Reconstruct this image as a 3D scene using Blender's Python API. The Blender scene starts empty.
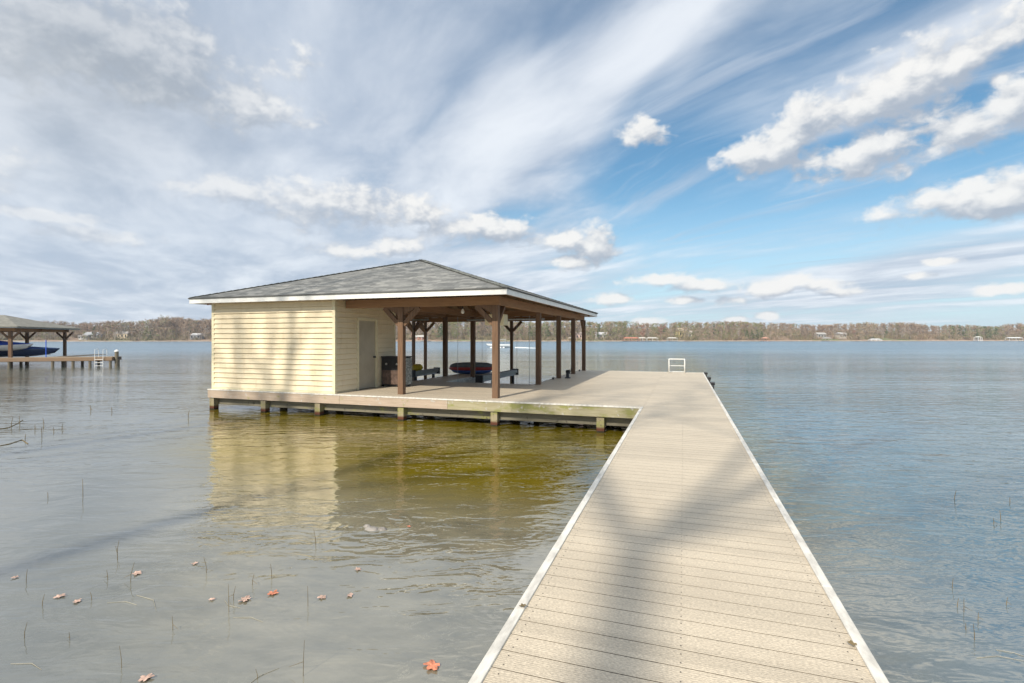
import bpy, math, random
import numpy as np
from mathutils import Vector, Matrix
D2R = math.radians
scene = bpy.context.scene
col = scene.collection
TH = D2R(18.7); CT, ST = math.cos(TH), math.sin(TH)
F = 506.0; CAMZ = 2.25; HAZE = .00022; DZ = 0.65          # water surface is z = 0, deck top is 0.65
SUN_EL, SUN_AZ = D2R(37.5), D2R(10)         # light travels towards +Y turned 10 deg to +X

def cw(xc, zc, z=0.0):
    """metres right of / ahead of the viewpoint -> world"""
    return Vector((xc*CT - zc*ST, xc*ST + zc*CT, z))
def pw(px, zc, z=0.0):
    return cw((px-512)/F*zc, zc, z)

# ------------------------------------------------------------------ mesh building
class MB:
    def __init__(s): s.v = []; s.f = []; s.uv = None
    def add(s, vs, fs):
        n = len(s.v); s.v += [tuple(p) for p in vs]; s.f += [tuple(i+n for i in f) for f in fs]; return s
    def box(s, x0, x1, y0, y1, z0, z1):
        return s.add([(x0,y0,z0),(x1,y0,z0),(x1,y1,z0),(x0,y1,z0),(x0,y0,z1),(x1,y0,z1),(x1,y1,z1),(x0,y1,z1)],
                     [(0,3,2,1),(4,5,6,7),(0,1,5,4),(1,2,6,5),(2,3,7,6),(3,0,4,7)])
    def bar(s, p, q, w, h, up=(0,0,1)):
        p, q = Vector(p), Vector(q); d = (q-p).normalized(); u = Vector(up)
        if abs(d.dot(u)) > .98: u = Vector((1,0,0))
        r = d.cross(u).normalized(); u = r.cross(d).normalized(); r *= w/2; u *= h/2
        return s.add([p-r-u,p+r-u,p+r+u,p-r+u,q-r-u,q+r-u,q+r+u,q-r+u],
                     [(0,1,2,3),(4,7,6,5),(0,4,5,1),(1,5,6,2),(2,6,7,3),(3,7,4,0)])
    def tube(s, pts, rad, n=8, cap=True):
        pts = [Vector(p) for p in pts]
        if not isinstance(rad, (list, tuple)): rad = [rad]*len(pts)
        rings = []; ref = Vector((.13,.21,1)).normalized()
        for i, p in enumerate(pts):
            d = (pts[min(i+1,len(pts)-1)] - pts[max(i-1,0)]).normalized()
            rr = ref if abs(d.dot(ref)) < .95 else Vector((1,.1,0)).normalized()
            a = d.cross(rr).normalized(); b = d.cross(a).normalized()
            rings.append([p + (a*math.cos(t)+b*math.sin(t))*rad[i] for t in [2*math.pi*k/n for k in range(n)]])
        base = len(s.v)
        for r in rings: s.v += [tuple(p) for p in r]
        for i in range(len(rings)-1):
            for k in range(n):
                a = base+i*n+k; b = base+i*n+(k+1)%n
                s.f.append((a, b, b+n, a+n))
        if cap:
            s.f.append(tuple(base+k for k in range(n))[::-1]); s.f.append(tuple(base+(len(rings)-1)*n+k for k in range(n)))
        return s
    def lathe(s, c, prof, n=14, sx=1, sy=1):
        c = Vector(c); base = len(s.v)
        for r, z in prof:
            for k in range(n):
                t = 2*math.pi*k/n; s.v.append((c.x+r*math.cos(t)*sx, c.y+r*math.sin(t)*sy, c.z+z))
        for i in range(len(prof)-1):
            for k in range(n):
                a = base+i*n+k; b = base+i*n+(k+1)%n; s.f.append((a, b, b+n, a+n))
        s.f.append(tuple(base+k for k in range(n))[::-1]); s.f.append(tuple(base+(len(prof)-1)*n+k for k in range(n)))
        return s
    def build(s, name, mat, parent=None, local=False, smooth=False, bevel=0):
        off = Vector((0,0,0))
        if parent is not None and not local:
            o = parent
            while o is not None: off += o.location; o = o.parent
        me = bpy.data.meshes.new(name)
        me.from_pydata([(a-off.x, b-off.y, c-off.z) for a, b, c in s.v], [], s.f)
        if s.uv is not None:
            uvl = me.uv_layers.new(name='uv'); i = 0
            for poly in me.polygons:
                for li in poly.loop_indices: uvl.data[li].uv = s.uv[i]; i += 1
        me.materials.append(mat)
        if smooth: me.shade_smooth()
        ob = bpy.data.objects.new(name, me); col.objects.link(ob); ob.parent = parent
        if bevel:
            m = ob.modifiers.new('bevel', 'BEVEL'); m.width = bevel; m.segments = 2; m.limit_method = 'ANGLE'
        return ob
def tag(o, label=None, cat=None, group=None, kind=None):
    if label: o['label'] = label
    if cat: o['category'] = cat
    if group: o['group'] = group
    if kind: o['kind'] = kind
    return o
def empty(name, loc, rz=0.0):
    o = bpy.data.objects.new(name, None); col.objects.link(o); o.location = Vector(loc); o.rotation_euler[2] = rz
    o.empty_display_size = .2; return o
def kids(o): return [c for c in KIDS_SRC() if c.parent is o]
def KIDS_SRC(): return list(col.objects)
def copy_tree(o, parent=None, ch=None):
    c = o.copy(); col.objects.link(c)
    if parent is not None: c.parent = parent
    for k in list(o.children): copy_tree(k, c)
    return c

# ------------------------------------------------------------------ materials
class NT:
    """small node-tree helper"""
    def __init__(s, tree): s.t = tree
    def n(s, typ, **kw):
        nd = s.t.nodes.new(typ)
        for k, v in kw.items(): setattr(nd, k, v)
        return nd
    def link(s, a, b): s.t.links.new(a, b)
    def inp(s, sock, v):
        if isinstance(v, bpy.types.NodeSocket): s.link(v, sock)
        elif v is not None: sock.default_value = v
    def math(s, op, a, b=None, c=None, clamp=False):
        nd = s.n('ShaderNodeMath', operation=op, use_clamp=clamp)
        s.inp(nd.inputs[0], a); s.inp(nd.inputs[1], b)
        if c is not None: s.inp(nd.inputs[2], c)
        return nd.outputs[0]
    def vmath(s, op, a, b=None, out=0):
        nd = s.n('ShaderNodeVectorMath', operation=op); s.inp(nd.inputs[0], a)
        if b is not None: s.inp(nd.inputs[1] if op != 'SCALE' else nd.inputs[3], b)
        return nd.outputs[out]
    def mapping(s, vec, scale=(1,1,1), rot=(0,0,0), loc=(0,0,0)):
        nd = s.n('ShaderNodeMapping'); s.inp(nd.inputs[0], vec)
        nd.inputs['Scale'].default_value = scale; nd.inputs['Rotation'].default_value = rot; nd.inputs['Location'].default_value = loc
        return nd.outputs[0]
    def noise(s, vec, scale=1, detail=3, rough=.5, dist=0.0, color=False, dims='3D'):
        nd = s.n('ShaderNodeTexNoise', noise_dimensions=dims); s.inp(nd.inputs['Vector'], vec)
        nd.inputs['Scale'].default_value = scale; nd.inputs['Detail'].default_value = detail
        nd.inputs['Roughness'].default_value = rough; nd.inputs['Distortion'].default_value = dist
        return nd.outputs[1 if color else 0]
    def ramp(s, fac, stops, interp='LINEAR'):
        nd = s.n('ShaderNodeValToRGB'); s.inp(nd.inputs[0], fac); cr = nd.color_ramp; cr.interpolation = interp
        while len(cr.elements) < len(stops): cr.elements.new(.5)
        for e, (p, c) in zip(cr.elements, stops):
            e.position = p; e.color = (*c, 1) if len(c) == 3 else c
        return nd.outputs[0]
    def mr(s, v, a, b, c=0.0, d=1.0, smooth=True):
        nd = s.n('ShaderNodeMapRange', interpolation_type='SMOOTHSTEP' if smooth else 'LINEAR'); s.inp(nd.inputs[0], v)
        for i, x in zip((1,2,3,4), (a,b,c,d)): s.inp(nd.inputs[i], x)
        return nd.outputs[0]
    def mix(s, f, a, b, blend='MIX'):
        nd = s.n('ShaderNodeMix', data_type='RGBA', blend_type=blend)
        s.inp(nd.inputs[0], f)
        for sock, v in ((nd.inputs[6], a), (nd.inputs[7], b)):
            if isinstance(v, tuple) and len(v) == 3: v = (*v, 1)
            s.inp(sock, v)
        return nd.outputs[2]
    def xyz(s, v):
        nd = s.n('ShaderNodeSeparateXYZ'); s.inp(nd.inputs[0], v); return nd.outputs
    def comb(s, x=0.0, y=0.0, z=0.0):
        nd = s.n('ShaderNodeCombineXYZ')
        for i, v in enumerate((x,y,z)): s.inp(nd.inputs[i], v)
        return nd.outputs[0]
def new_mat(name):
    m = bpy.data.materials.new(name); m.use_nodes = True; t = m.node_tree
    b = t.nodes['Principled BSDF']; return m, NT(t), b
def c4(c): return (*c, 1)
def bump(g, b, h, strength=.5, dist=.01):
    nd = g.n('ShaderNodeBump'); nd.inputs['Strength'].default_value = strength; nd.inputs['Distance'].default_value = dist
    g.inp(nd.inputs['Height'], h); g.link(nd.outputs[0], b.inputs['Normal'])
def plain(name, c, rough=.6, var=.12, scale=6, metal=0, spec=.4, stretch=(1,1,1), bmp=0):
    m, g, b = new_mat(name)
    co = g.n('ShaderNodeTexCoord').outputs['Object']
    n = g.noise(g.mapping(co, stretch), scale, 4, .6)
    lo = tuple(x*(1-var*1.6) for x in c); hi = tuple(min(1, x*(1+var)) for x in c)
    g.link(g.ramp(n, [(.28, lo), (.7, hi)]), b.inputs['Base Color'])
    b.inputs['Roughness'].default_value = rough; b.inputs['Metallic'].default_value = metal; b.inputs['Specular IOR Level'].default_value = spec
    if bmp: bump(g, b, n, .5, bmp)
    return m
def wood(name, c, c2, axis='Z', rough=.75, moss=0.0, mosscol=(.22,.225,.06), lichen=False, wet=False):
    """wood grain drawn along one axis, with knots and stains"""
    m, g, b = new_mat(name)
    co = g.n('ShaderNodeTexCoord').outputs['Object']
    st = {'Z': (22,22,1.3), 'X': (1.3,22,22), 'Y': (22,1.3,22)}[axis]
    n1 = g.noise(g.mapping(co, st), 1.2, 5, .65, .6)
    n2 = g.noise(co, 1.1, 3, .5)
    k = g.ramp(n1, [(.3, c2), (.62, c)])
    k = g.mix(g.math('MULTIPLY', n2, .55), k, tuple(x*.55 for x in c))
    if moss:
        n3 = g.noise(g.mapping(co, (1,1,2.5)), 1.7, 5, .65)
        k = g.mix(g.math('MULTIPLY', g.mr(n3, .62-moss*.3, .72-moss*.2), .8), k, mosscol)
        n4 = g.noise(co, 9, 4, .7)
        k = g.mix(g.mr(n4, .6, .66), k, (.42,.4,.36) if lichen else tuple(x*.35 for x in c))
    if wet:
        z = g.xyz(g.n('ShaderNodeNewGeometry').outputs['Position'])[2]
        k = g.mix(g.mr(z, .16, .08), k, (.09,.03,.015))
        k = g.mix(g.mr(z, .05, .02), k, (.02,.018,.01))
    g.link(k, b.inputs['Base Color']); b.inputs['Roughness'].default_value = rough; b.inputs['Specular IOR Level'].default_value = .3
    bump(g, b, n1, .4, .006)
    return m
M = {}
M['post'] = wood('stained_post_wood', (.21,.125,.075), (.10,.058,.035))
M['beamx'] = wood('stained_beam_wood', (.36,.20,.10), (.22,.12,.06), 'X')
M['beamy'] = wood('stained_rafter_wood', (.36,.20,.10), (.22,.12,.06), 'Y')
M['pile'] = wood('weathered_pile_wood', (.36,.31,.20), (.24,.20,.12), 'Z', moss=.35, wet=True)
M['fascia'] = wood('mossy_rim_board', (.42,.38,.25), (.30,.26,.16), 'X', moss=.48, lichen=True)
M['fascia_pink'] = wood('weathered_rim_board', (.50,.40,.31), (.36,.28,.215), 'X', moss=.12, lichen=True)
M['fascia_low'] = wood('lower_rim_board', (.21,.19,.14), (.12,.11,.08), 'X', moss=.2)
M['fasciay'] = wood('side_rim_board', (.42,.37,.29), (.30,.26,.19), 'Y', moss=.3)
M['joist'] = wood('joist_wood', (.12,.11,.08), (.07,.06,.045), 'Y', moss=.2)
M['white'] = plain('white_painted_metal', (.74,.73,.70), .5, .06)
M['trim'] = plain('pale_vinyl_trim', (.64,.615,.56), .55, .22, 5, stretch=(3,1,3))
M['cream_trim'] = plain('cream_trim_paint', (.70,.63,.43), .5, .06)
M['door'] = plain('grey_door_paint', (.40,.36,.28), .55, .06, 3)
M['black'] = plain('black_plastic', (.018,.018,.02), .45, .2)
M['dark_metal'] = plain('dark_metal', (.05,.05,.055), .4, .2, metal=.6)
M['alu'] = plain('aluminium', (.62,.63,.64), .35, .08, metal=.85)
M['galv'] = plain('galvanised', (.36,.37,.38), .5, .15, 14, metal=.5)
M['yellow'] = plain('yellow_fabric', (.62,.45,.03), .8, .15)
M['red'] = plain('red_gelcoat', (.42,.045,.035), .35, .12)
M['blue'] = plain('blue_gelcoat', (.04,.10,.32), .35, .12)
M['bright_blue'] = plain('bright_blue_canvas', (.02,.09,.55), .7, .15)
M['navy'] = plain('navy_canvas', (.035,.10,.34), .75, .2, 3)
M['grey_canvas'] = plain('grey_canvas', (.16,.17,.17), .85, .15, 4)
M['carpet'] = plain('grey_bunk_wood', (.36,.36,.34), .9, .3, 12, stretch=(8,1,8))
M['foam'] = plain('white_foam', (.8,.82,.82), .9, .05)
M['stone'] = plain('grey_stone', (.25,.23,.21), .7, .3, 18, bmp=.02)
M['stem'] = plain('dead_stem', (.16,.12,.06), .8, .3)
M['leaf'] = plain('orange_leaf', (.58,.22,.13), .7, .35, 25)
M['leafpale'] = plain('faded_leaf', (.52,.36,.29), .7, .35, 25)

def siding_mat():
    m, g, b = new_mat('cream_siding')
    co = g.n('ShaderNodeTexCoord').outputs['Object']
    n = g.noise(g.mapping(co, (1,1,5)), 1.6, 4, .6)
    n2 = g.noise(g.mapping(co, (3,3,.5)), 2.2, 3, .6)
    k = g.ramp(n, [(.3, (.73,.62,.42)), (.7, (.81,.70,.50))])
    k = g.mix(g.mr(n2, .5, .75, 0, .4), k, (.58,.45,.26))
    g.link(k, b.inputs['Base Color']); b.inputs['Roughness'].default_value = .5
    return m
M['siding'] = siding_mat()

def deck_mat(name, base=(.615,.532,.412)):
    m, g, b = new_mat(name)
    co = g.n('ShaderNodeTexCoord').outputs['Object']
    x, y, z = g.xyz(co)
    row = g.math('FLOOR', g.math('DIVIDE', g.math('ADD', y, 50.0), .1461))
    wn = g.n('ShaderNodeTexWhiteNoise', noise_dimensions='1D'); g.link(row, wn.inputs['W'])
    ribs = g.math('SINE', g.math('MULTIPLY', y, 2*math.pi/.0146*1.0))
    grain = g.noise(g.mapping(co, (7,90,7)), 1.0, 4, .7)
    spk = g.noise(g.mapping(co, (60,150,60)), 1.0, 2, .6)
    dirt = g.noise(co, .9, 5, .6)
    dirt2 = g.noise(g.mapping(co, (1.0,5,1)), 1.3, 4, .6)
    k = g.ramp(grain, [(.25, tuple(c*.80 for c in base)), (.75, tuple(c*1.12 for c in base))])
    k = g.mix(g.mr(spk, .40, .60, 0, .62), k, tuple(c*.55 for c in base))
    k = g.mix(g.mr(dirt, .45, .72, 0, .32), k, (.40,.34,.26))
    k = g.mix(g.mr(dirt2, .55, .8, 0, .25), k, (.60,.53,.42))
    v = g.math('MULTIPLY_ADD', wn.outputs[0], .13, .92)
    k = g.mix(1.0, k, g.comb(v, v, v), 'MULTIPLY')
    g.link(k, b.inputs['Base Color']); b.inputs['Roughness'].default_value = .55; b.inputs['Specular IOR Level'].default_value = .35
    h = g.math('ADD', g.math('MULTIPLY', ribs, .25), g.math('ADD', grain, spk))
    bump(g, b, h, .35, .004)
    return m
M['deck'] = deck_mat('composite_deck_boards')
M['screw'] = plain('screw_head', (.16,.14,.12), .5, .2, metal=.5)

def shingle_mat():
    m, g, b = new_mat('grey_asphalt_shingles')
    uv = g.n('ShaderNodeUVMap'); uv.uv_map = 'uv'; uv = uv.outputs[0]
    br = g.n('ShaderNodeTexBrick'); br.offset = .37; br.offset_frequency = 2
    g.link(uv, br.inputs['Vector'])
    for k_, v in (('Scale',1.0),('Mortar Size',.006),('Mortar Smooth',.3),('Bias',0),('Brick Width',.31),('Row Height',.145)): br.inputs[k_].default_value = v
    br.inputs['Color1'].default_value = (0,0,0,1); br.inputs['Color2'].default_value = (1,1,1,1); br.inputs['Mortar'].default_value = (.5,.5,.5,1)
    n1 = g.noise(g.mapping(uv, (3,14,1)), 1.2, 4, .7)
    n2 = g.noise(uv, .5, 3, .5)
    n3 = g.noise(uv, 60, 2, .6)
    f = g.math('MULTIPLY_ADD', n1, 1.0, g.math('MULTIPLY_ADD', br.outputs[0], .55, -.3))
    k = g.ramp(f, [(.0, (.075,.078,.08)), (.45, (.205,.21,.205)), (.9, (.40,.395,.37))])
    k = g.mix(g.math('MULTIPLY', br.outputs[1], .6), k, (.03,.032,.032))
    k = g.mix(g.mr(n2, .4, .7, 0, .35), k, (.25,.25,.235))
    k = g.mix(g.math('MULTIPLY', n3, .3), k, (.1,.1,.095))
    g.link(k, b.inputs['Base Color']); b.inputs['Roughness'].default_value = .9; b.inputs['Specular IOR Level'].default_value = .25
    bump(g, b, g.math('ADD', g.math('MULTIPLY', br.outputs[1], -1), n3), .6, .012)
    return m
M['shingle'] = shingle_mat()

# ------------------------------------------------------------------ water
def water_mat():
    m, g, b = new_mat('lake_water')
    pos = g.n('ShaderNodeNewGeometry').outputs['Position']
    vr = g.n('ShaderNodeVectorRotate', rotation_type='Z_AXIS'); g.link(pos, vr.inputs['Vector']); vr.inputs['Angle'].default_value = -TH
    p = vr.outputs[0]                                # x right, y away from shore
    x, y, z = g.xyz(p)
    wx, wy, wz = g.xyz(pos)
    dist = g.vmath('LENGTH', pos, out=1)
    # wind ruffling grows away from the sheltered shore corner
    shel = g.mr(dist, 3, 60, .62, 1.7)
    left = g.mr(wx, -12, 2, 1.0, 1.25)
    patch = g.mr(g.noise(g.mapping(p, (.35,1.6,1)), .05, 3, .6), .35, .65, .45, 1.4)
    n1 = g.noise(g.mapping(p, (.35,1.0,1), (0,0,.16)), .75, 2, .5, .35)
    n2 = g.noise(g.mapping(p, (.5,1.25,1), (0,0,-.2)), 2.6, 3, .55, .6)
    n3 = g.noise(g.mapping(p, (.6,1.2,1), (0,0,.35)), 9.0, 2, .5, .3)
    h = g.math('MULTIPLY', n1, .055)
    h = g.math('ADD', h, g.math('MULTIPLY', n2, .040))
    h = g.math('ADD', h, g.math('MULTIPLY', n3, .0065))
    h = g.math('MULTIPLY', h, g.math('MULTIPLY', shel, g.math('MULTIPLY', left, patch)))
    # rings spreading from the stone that breaks the surface
    rc = RIPPLE
    dv = g.vmath('SUBTRACT', pos, (rc.x, rc.y, 0)); dr = g.vmath('LENGTH', dv, out=1)
    wob = g.noise(pos, 1.6, 2, .5)
    ring = g.math('MULTIPLY', g.math('SINE', g.math('MULTIPLY', g.math('MULTIPLY_ADD', wob, .75, dr), 2*math.pi/.17)), g.mr(dr, .1, 1.15, .0020, 0.0))
    h = g.math('ADD', h, g.math('MULTIPLY', ring, g.mr(g.noise(pos, 2.3, 2, .5), .38, .58)))
    # an old boat wake lying far across the lake
    dy = g.math('DIVIDE', g.math('SUBTRACT', g.math('MULTIPLY_ADD', x, .012, y), 103.0), 1.1)
    wk = g.math('MULTIPLY', g.math('EXPONENT', g.math('MULTIPLY', g.math('MULTIPLY', dy, dy), -1.0)), .10)
    wk = g.math('MULTIPLY', wk, g.mr(x, 5, 25))
    h = g.math('ADD', h, wk)
    nd = g.n('ShaderNodeBump'); nd.inputs['Strength'].default_value = 1.0; nd.inputs['Distance'].default_value = 1.0
    g.link(h, nd.inputs['Height']); g.link(nd.outputs[0], b.inputs['Normal'])
    # murky olive body; sandy shallows towards the shore
    nb = g.noise(pos, .45, 4, .6)
    nb2 = g.noise(g.mapping(p, (1,2.2,1)), 1.3, 4, .65)
    k = g.ramp(nb, [(.3, (.105,.080,.004)), (.7, (.165,.128,.007))])
    sand = g.ramp(nb2, [(.3, (.14,.135,.10)), (.7, (.24,.225,.165))])
    k = g.mix(g.mr(g.math('MULTIPLY_ADD', nb2, 1.5, wy), 8.6, 5.6), k, sand)
    straw = g.noise(g.mapping(p, (1,1.6,1), (0,0,.5)), 2.1, 5, .7, 1.5)
    sm = g.math('MULTIPLY', g.mr(g.math('ABSOLUTE', g.math('SUBTRACT', straw, .5)), .010, .0), g.mr(g.noise(pos, .9, 2, .5), .5, .62))
    k = g.mix(g.math('MULTIPLY', g.math('MULTIPLY', sm, g.mr(wy, 7.5, 5.5)), .6), k, (.34,.32,.24))
    k = g.mix(g.mr(g.math('MULTIPLY_ADD', wy, 1.2, wx), .8, -2.2, 0, .7), k, (.105,.12,.12))  # sky reflection painted in as grey-blue, left of the shed's mirror image
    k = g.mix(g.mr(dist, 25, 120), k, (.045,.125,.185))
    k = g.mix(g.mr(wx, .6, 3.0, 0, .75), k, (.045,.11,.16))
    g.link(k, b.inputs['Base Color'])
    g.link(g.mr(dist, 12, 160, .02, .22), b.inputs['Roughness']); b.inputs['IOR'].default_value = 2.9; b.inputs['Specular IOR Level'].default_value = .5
    return m
RIPPLE = pw(372, 2.25*F/(529-338.5)); RIPPLE.z = 0
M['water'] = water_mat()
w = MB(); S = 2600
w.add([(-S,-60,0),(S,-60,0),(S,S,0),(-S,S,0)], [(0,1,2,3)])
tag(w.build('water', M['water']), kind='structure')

# ------------------------------------------------------------------ walkway pier
PITCH = .1461
def boards(mb, x0, x1, y0, y1, zt=DZ, th=.026, gap=.0055):
    k0 = math.ceil((y0+50)/PITCH - .2); y = k0*PITCH-50
    # boards sit on a common grid so that neighbouring decks line up
    ys = [y0] + [k0*PITCH-50 + i*PITCH for i in range(int((y1-(k0*PITCH-50))/PITCH)+1)] + [y1]
    for a, b_ in zip(ys[:-1], ys[1:]):
        if b_-a < .02: continue
        mb.box(x0, x1, a+gap/2, b_-gap/2, zt-th, zt)
M['board_edge'] = plain('gap_shade_edge', (.14,.115,.085), .9, .3)  # shade painted on the board sides so the gaps read dark
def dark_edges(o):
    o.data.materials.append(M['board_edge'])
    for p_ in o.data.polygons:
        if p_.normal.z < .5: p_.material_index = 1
pier = empty('walkway_pier', (0, 11, DZ))
tag(pier, 'long straight pier of pale cream boards with white edging, running into open water', 'pier')
XL, XR, YE = -.94, .90, 25.3
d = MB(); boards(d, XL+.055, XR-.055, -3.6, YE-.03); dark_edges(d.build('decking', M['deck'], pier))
sc_ = MB()
for i in range(70):
    y = math.ceil((0+50)/PITCH)*PITCH-50 + i*PITCH
    for x in (XL+.105, -.012, XR-.105):
        for o_ in (.035, .108): sc_.box(x-.0035, x+.0035, y+o_-.0035, y+o_+.0035, DZ+.0002, DZ+.0012)
tag(sc_.build('deck_screws', M['screw'], pier), kind='stuff')
for sx, x0, x1, ye in ((-1, XL, XL+.055, 12.15), (1, XR-.055, XR, YE)):
    e = MB(); y = -3.6; k = 0
    while y < ye-.01:
        y2 = min(y+2.44, ye); e.box(x0, x1, y+.003, y2-.003, DZ-.05, DZ+.012)
        xo = x0-.004 if sx < 0 else x1-.008
        e.box(xo, xo+.012, y+.003, y2-.003, DZ-.16, DZ+.009); y = y2
    e.build('edge_trim', M['trim'], pier, bevel=.004)
for x in (XL+.10, 0, XR-.10):
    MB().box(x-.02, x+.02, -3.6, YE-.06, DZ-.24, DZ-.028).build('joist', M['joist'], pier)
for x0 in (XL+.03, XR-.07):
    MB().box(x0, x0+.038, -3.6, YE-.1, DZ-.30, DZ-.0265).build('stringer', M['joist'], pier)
for i in range(12):
    y = -2.6 + i*2.44
    if y > 24.5: y = 24.9
    for x in (XL+.17, XR-.17):
        if x < 0 and y > 12: continue
        MB().tube([(x,y,-1.2),(x,y,DZ-.31)], .085, 12).build('piling', M['pile'], pier)
# dark leaf litter caught at a trim seam
for i, yy in enumerate((25.0, 22.0, 19.4)):
    b_ = MB(); b_.box(.91, 1.03, yy-.22, yy+.22, DZ-.32, DZ-.05); b_.box(.902, 1.06, yy-.16, yy+.16, DZ-.06, DZ+.05)
    o = b_.build('dock_bumper', M['black'], bevel=.02)
    tag(o, ['black dock bumper on the pier edge, farthest out by the end corner', 'black dock bumper on the pier edge, middle of the three',
            'black dock bumper on the pier edge, nearest of the three'][i], 'dock bumper', 'bumpers along the pier edge')

# ------------------------------------------------------------------ dock platform
YF = 12.15; XW = -14.27
plat = empty('dock_platform', (-7, YF, DZ))
tag(plat, 'wide wooden dock platform on mossy pilings carrying the cream shed and hip roof', 'dock')
d = MB()
boards(d, XW, XL+.053, YF+.02, 16.9)
boards(d, -4.90, XL+.053, 16.905, YE-.03)
boards(d, -9.60, -8.35, 16.905, 22.6)
boards(d, XW, XW+.5, 16.905, 25.2)
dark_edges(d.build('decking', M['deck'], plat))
# front rim boards, butted, with a pale top edge
xs = [XW-.02, -9.3, -5.9, -4.1, XL-.01]
for i, (a, b_) in enumerate(zip(xs[:-1], xs[1:])):
    MB().box(a+.003, b_-.003, YF-.04, YF, DZ-.27, DZ-.031).build('rim_board', M['fascia_pink' if i < 2 else 'fascia'], plat)
MB().box(XW-.02, XL-.01, YF-.055, YF+.018, DZ-.03, DZ+.004).build('edge_trim', M['trim'], plat)
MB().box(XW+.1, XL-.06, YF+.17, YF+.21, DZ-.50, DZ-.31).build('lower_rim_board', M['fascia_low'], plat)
MB().box(XW-.022, XW+.02, YF+.001, 25.2, DZ-.29, DZ-.03).build('rim_board', M['fasciay'], plat)
MB().box(-4.96, -4.903, 16.95, YE-.04, DZ-.27, DZ-.002).build('rim_board', M['fasciay'], plat)
MB().box(-8.347, -8.30, 16.95, 22.6, DZ-.25, DZ+.006).build('rim_board', M['trim'], plat)
MB().box(-9.65, -9.603, 16.95, 22.6, DZ-.25, DZ-.002).build('rim_board', M['fasciay'], plat)
MB().box(-4.9, XR, YE-.028, YE+.02, DZ-.28, DZ+.004).build('rim_board', M['trim'], plat)
for a, b_ in ((XW, -9.66), (-9.6, -8.36), (-8.29, -4.97)):
    if a == -9.6: continue
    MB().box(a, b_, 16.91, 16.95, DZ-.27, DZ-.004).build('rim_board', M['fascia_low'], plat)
for i in range(22):
    x = XW+.2+i*.6
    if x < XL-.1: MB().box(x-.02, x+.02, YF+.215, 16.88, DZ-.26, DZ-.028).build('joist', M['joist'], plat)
def pile(x, y, r=.09, zt=DZ-.03):
    MB().box(x-r, x+r, y-r, y+r, -1.2, zt).build('piling', M['pile'], plat)
for x in (XW+.11, -12.1, -10.1, -7.33, -4.60, -1.88): pile(x, YF+.08, zt=DZ-.292)
for x in (-13.6, -11.2, -7.7, -4.8, -2.0): pile(x, 14.6, zt=DZ-.27); pile(x, 16.8, zt=DZ-.28)
for y in (19.6, 22.4, 25.0):
    for x in (-4.7, -1.6): pile(x, y, zt=DZ-.28)
for x in (-9.45, -8.5): pile(x, 22.4, zt=DZ-.03)

# ------------------------------------------------------------------ boathouse on the platform
bh = empty('boathouse', (-9.4, 18.5, DZ))
tag(bh, 'open boathouse with cream clapboard shed under a grey shingled hip roof on brown posts', 'boathouse')
SX0, SX1, SY0, SY1 = -14.22, -9.56, 12.24, 15.44
ZE = DZ + 2.70          # underside of the white eave board
def siding(mb, p, q, out, z0, z1, course=.155, lip=.036):
    """lapped boards from p to q (xy), leaning out along 'out' at every lower edge"""
    z = DZ+.06
    while z < DZ+2.75:
        a, b_ = max(z, z0), min(z+course, z1)
        if b_-a > .01:
            ta = 1-(a-z)/course; tb = 1-(b_-z)/course
            def P(pt, t, zz): return (pt[0]+out[0]*lip*t, pt[1]+out[1]*lip*t, zz)
            gp = .012           # the lower edge of the board above hangs clear of this board
            mb.add([P(p,ta,a),P(q,ta,a),P(q,tb,b_-gp),P(p,tb,b_-gp),P(p,-.7,a),P(q,-.7,a),P(q,-.7,b_),P(p,-.7,b_)], [(0,1,2,3),(4,5,1,0),(3,2,6,7)])
        z += course
m_ = MB(); siding(m_, (SX0,SY0), (SX1,SY0), (0,-1), DZ, ZE+.05)
DY0, DY1, DTOP = 13.36, 14.28, DZ+2.16
siding(m_, (SX1,SY0), (SX1,DY0-.09), (1,0), DZ, ZE+.05)
siding(m_, (SX1,DY1+.09), (SX1,SY1), (1,0), DZ, ZE+.05)
siding(m_, (SX1,DY0-.09), (SX1,DY1+.09), (1,0), DTOP+.10, ZE+.05)
siding(m_, (SX1,SY1), (SX0,SY1), (0,1), DZ, ZE+.05)
siding(m_, (SX0,SY1), (SX0,SY0), (-1,0), DZ, ZE+.05)
m_.box(SX0+.02, SX1-.05, SY0+.02, SY0+.09, DZ, ZE); m_.box(SX0+.02, SX1-.05, SY1-.09, SY1-.02, DZ, ZE)
m_.box(SX0+.02, SX0+.09, SY0+.1, SY1-.1, DZ, ZE)
m_.box(SX1-.09, SX1-.02, SY0+.1, DY0-.02, DZ, ZE); m_.box(SX1-.09, SX1-.02, DY1+.02, SY1-.1, DZ, ZE)
m_.box(SX1-.09, SX1-.02, DY0-.02, DY1+.02, DTOP+.03, ZE)
m_.build('siding_wall', M['siding'], bh)
for x, y in ((SX0,SY0),(SX1,SY0),(SX1,SY1),(SX0,SY1)):
    c_ = MB(); sx = 1 if x == SX1 else -1; sy = 1 if y == SY1 else -1
    c_.box(min(x+.028*sx, x-.07*sx), max(x+.028*sx, x-.07*sx), min(y+.028*sy, y+.004*sy), max(y+.028*sy, y+.004*sy), DZ+.002, ZE+.02)
    c_.box(min(x+.028*sx, x+.004*sx), max(x+.028*sx, x+.004*sx), min(y+.003*sy, y-.07*sy), max(y+.003*sy, y-.07*sy), DZ+.002, ZE+.02)
    c_.build('corner_trim', M['cream_trim'], bh)
MB().box(SX0+.075, SX1-.075, SY0-.03, SY0-.002, DZ+.002, DZ+.055).build('base_trim', M['cream_trim'], bh)
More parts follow.
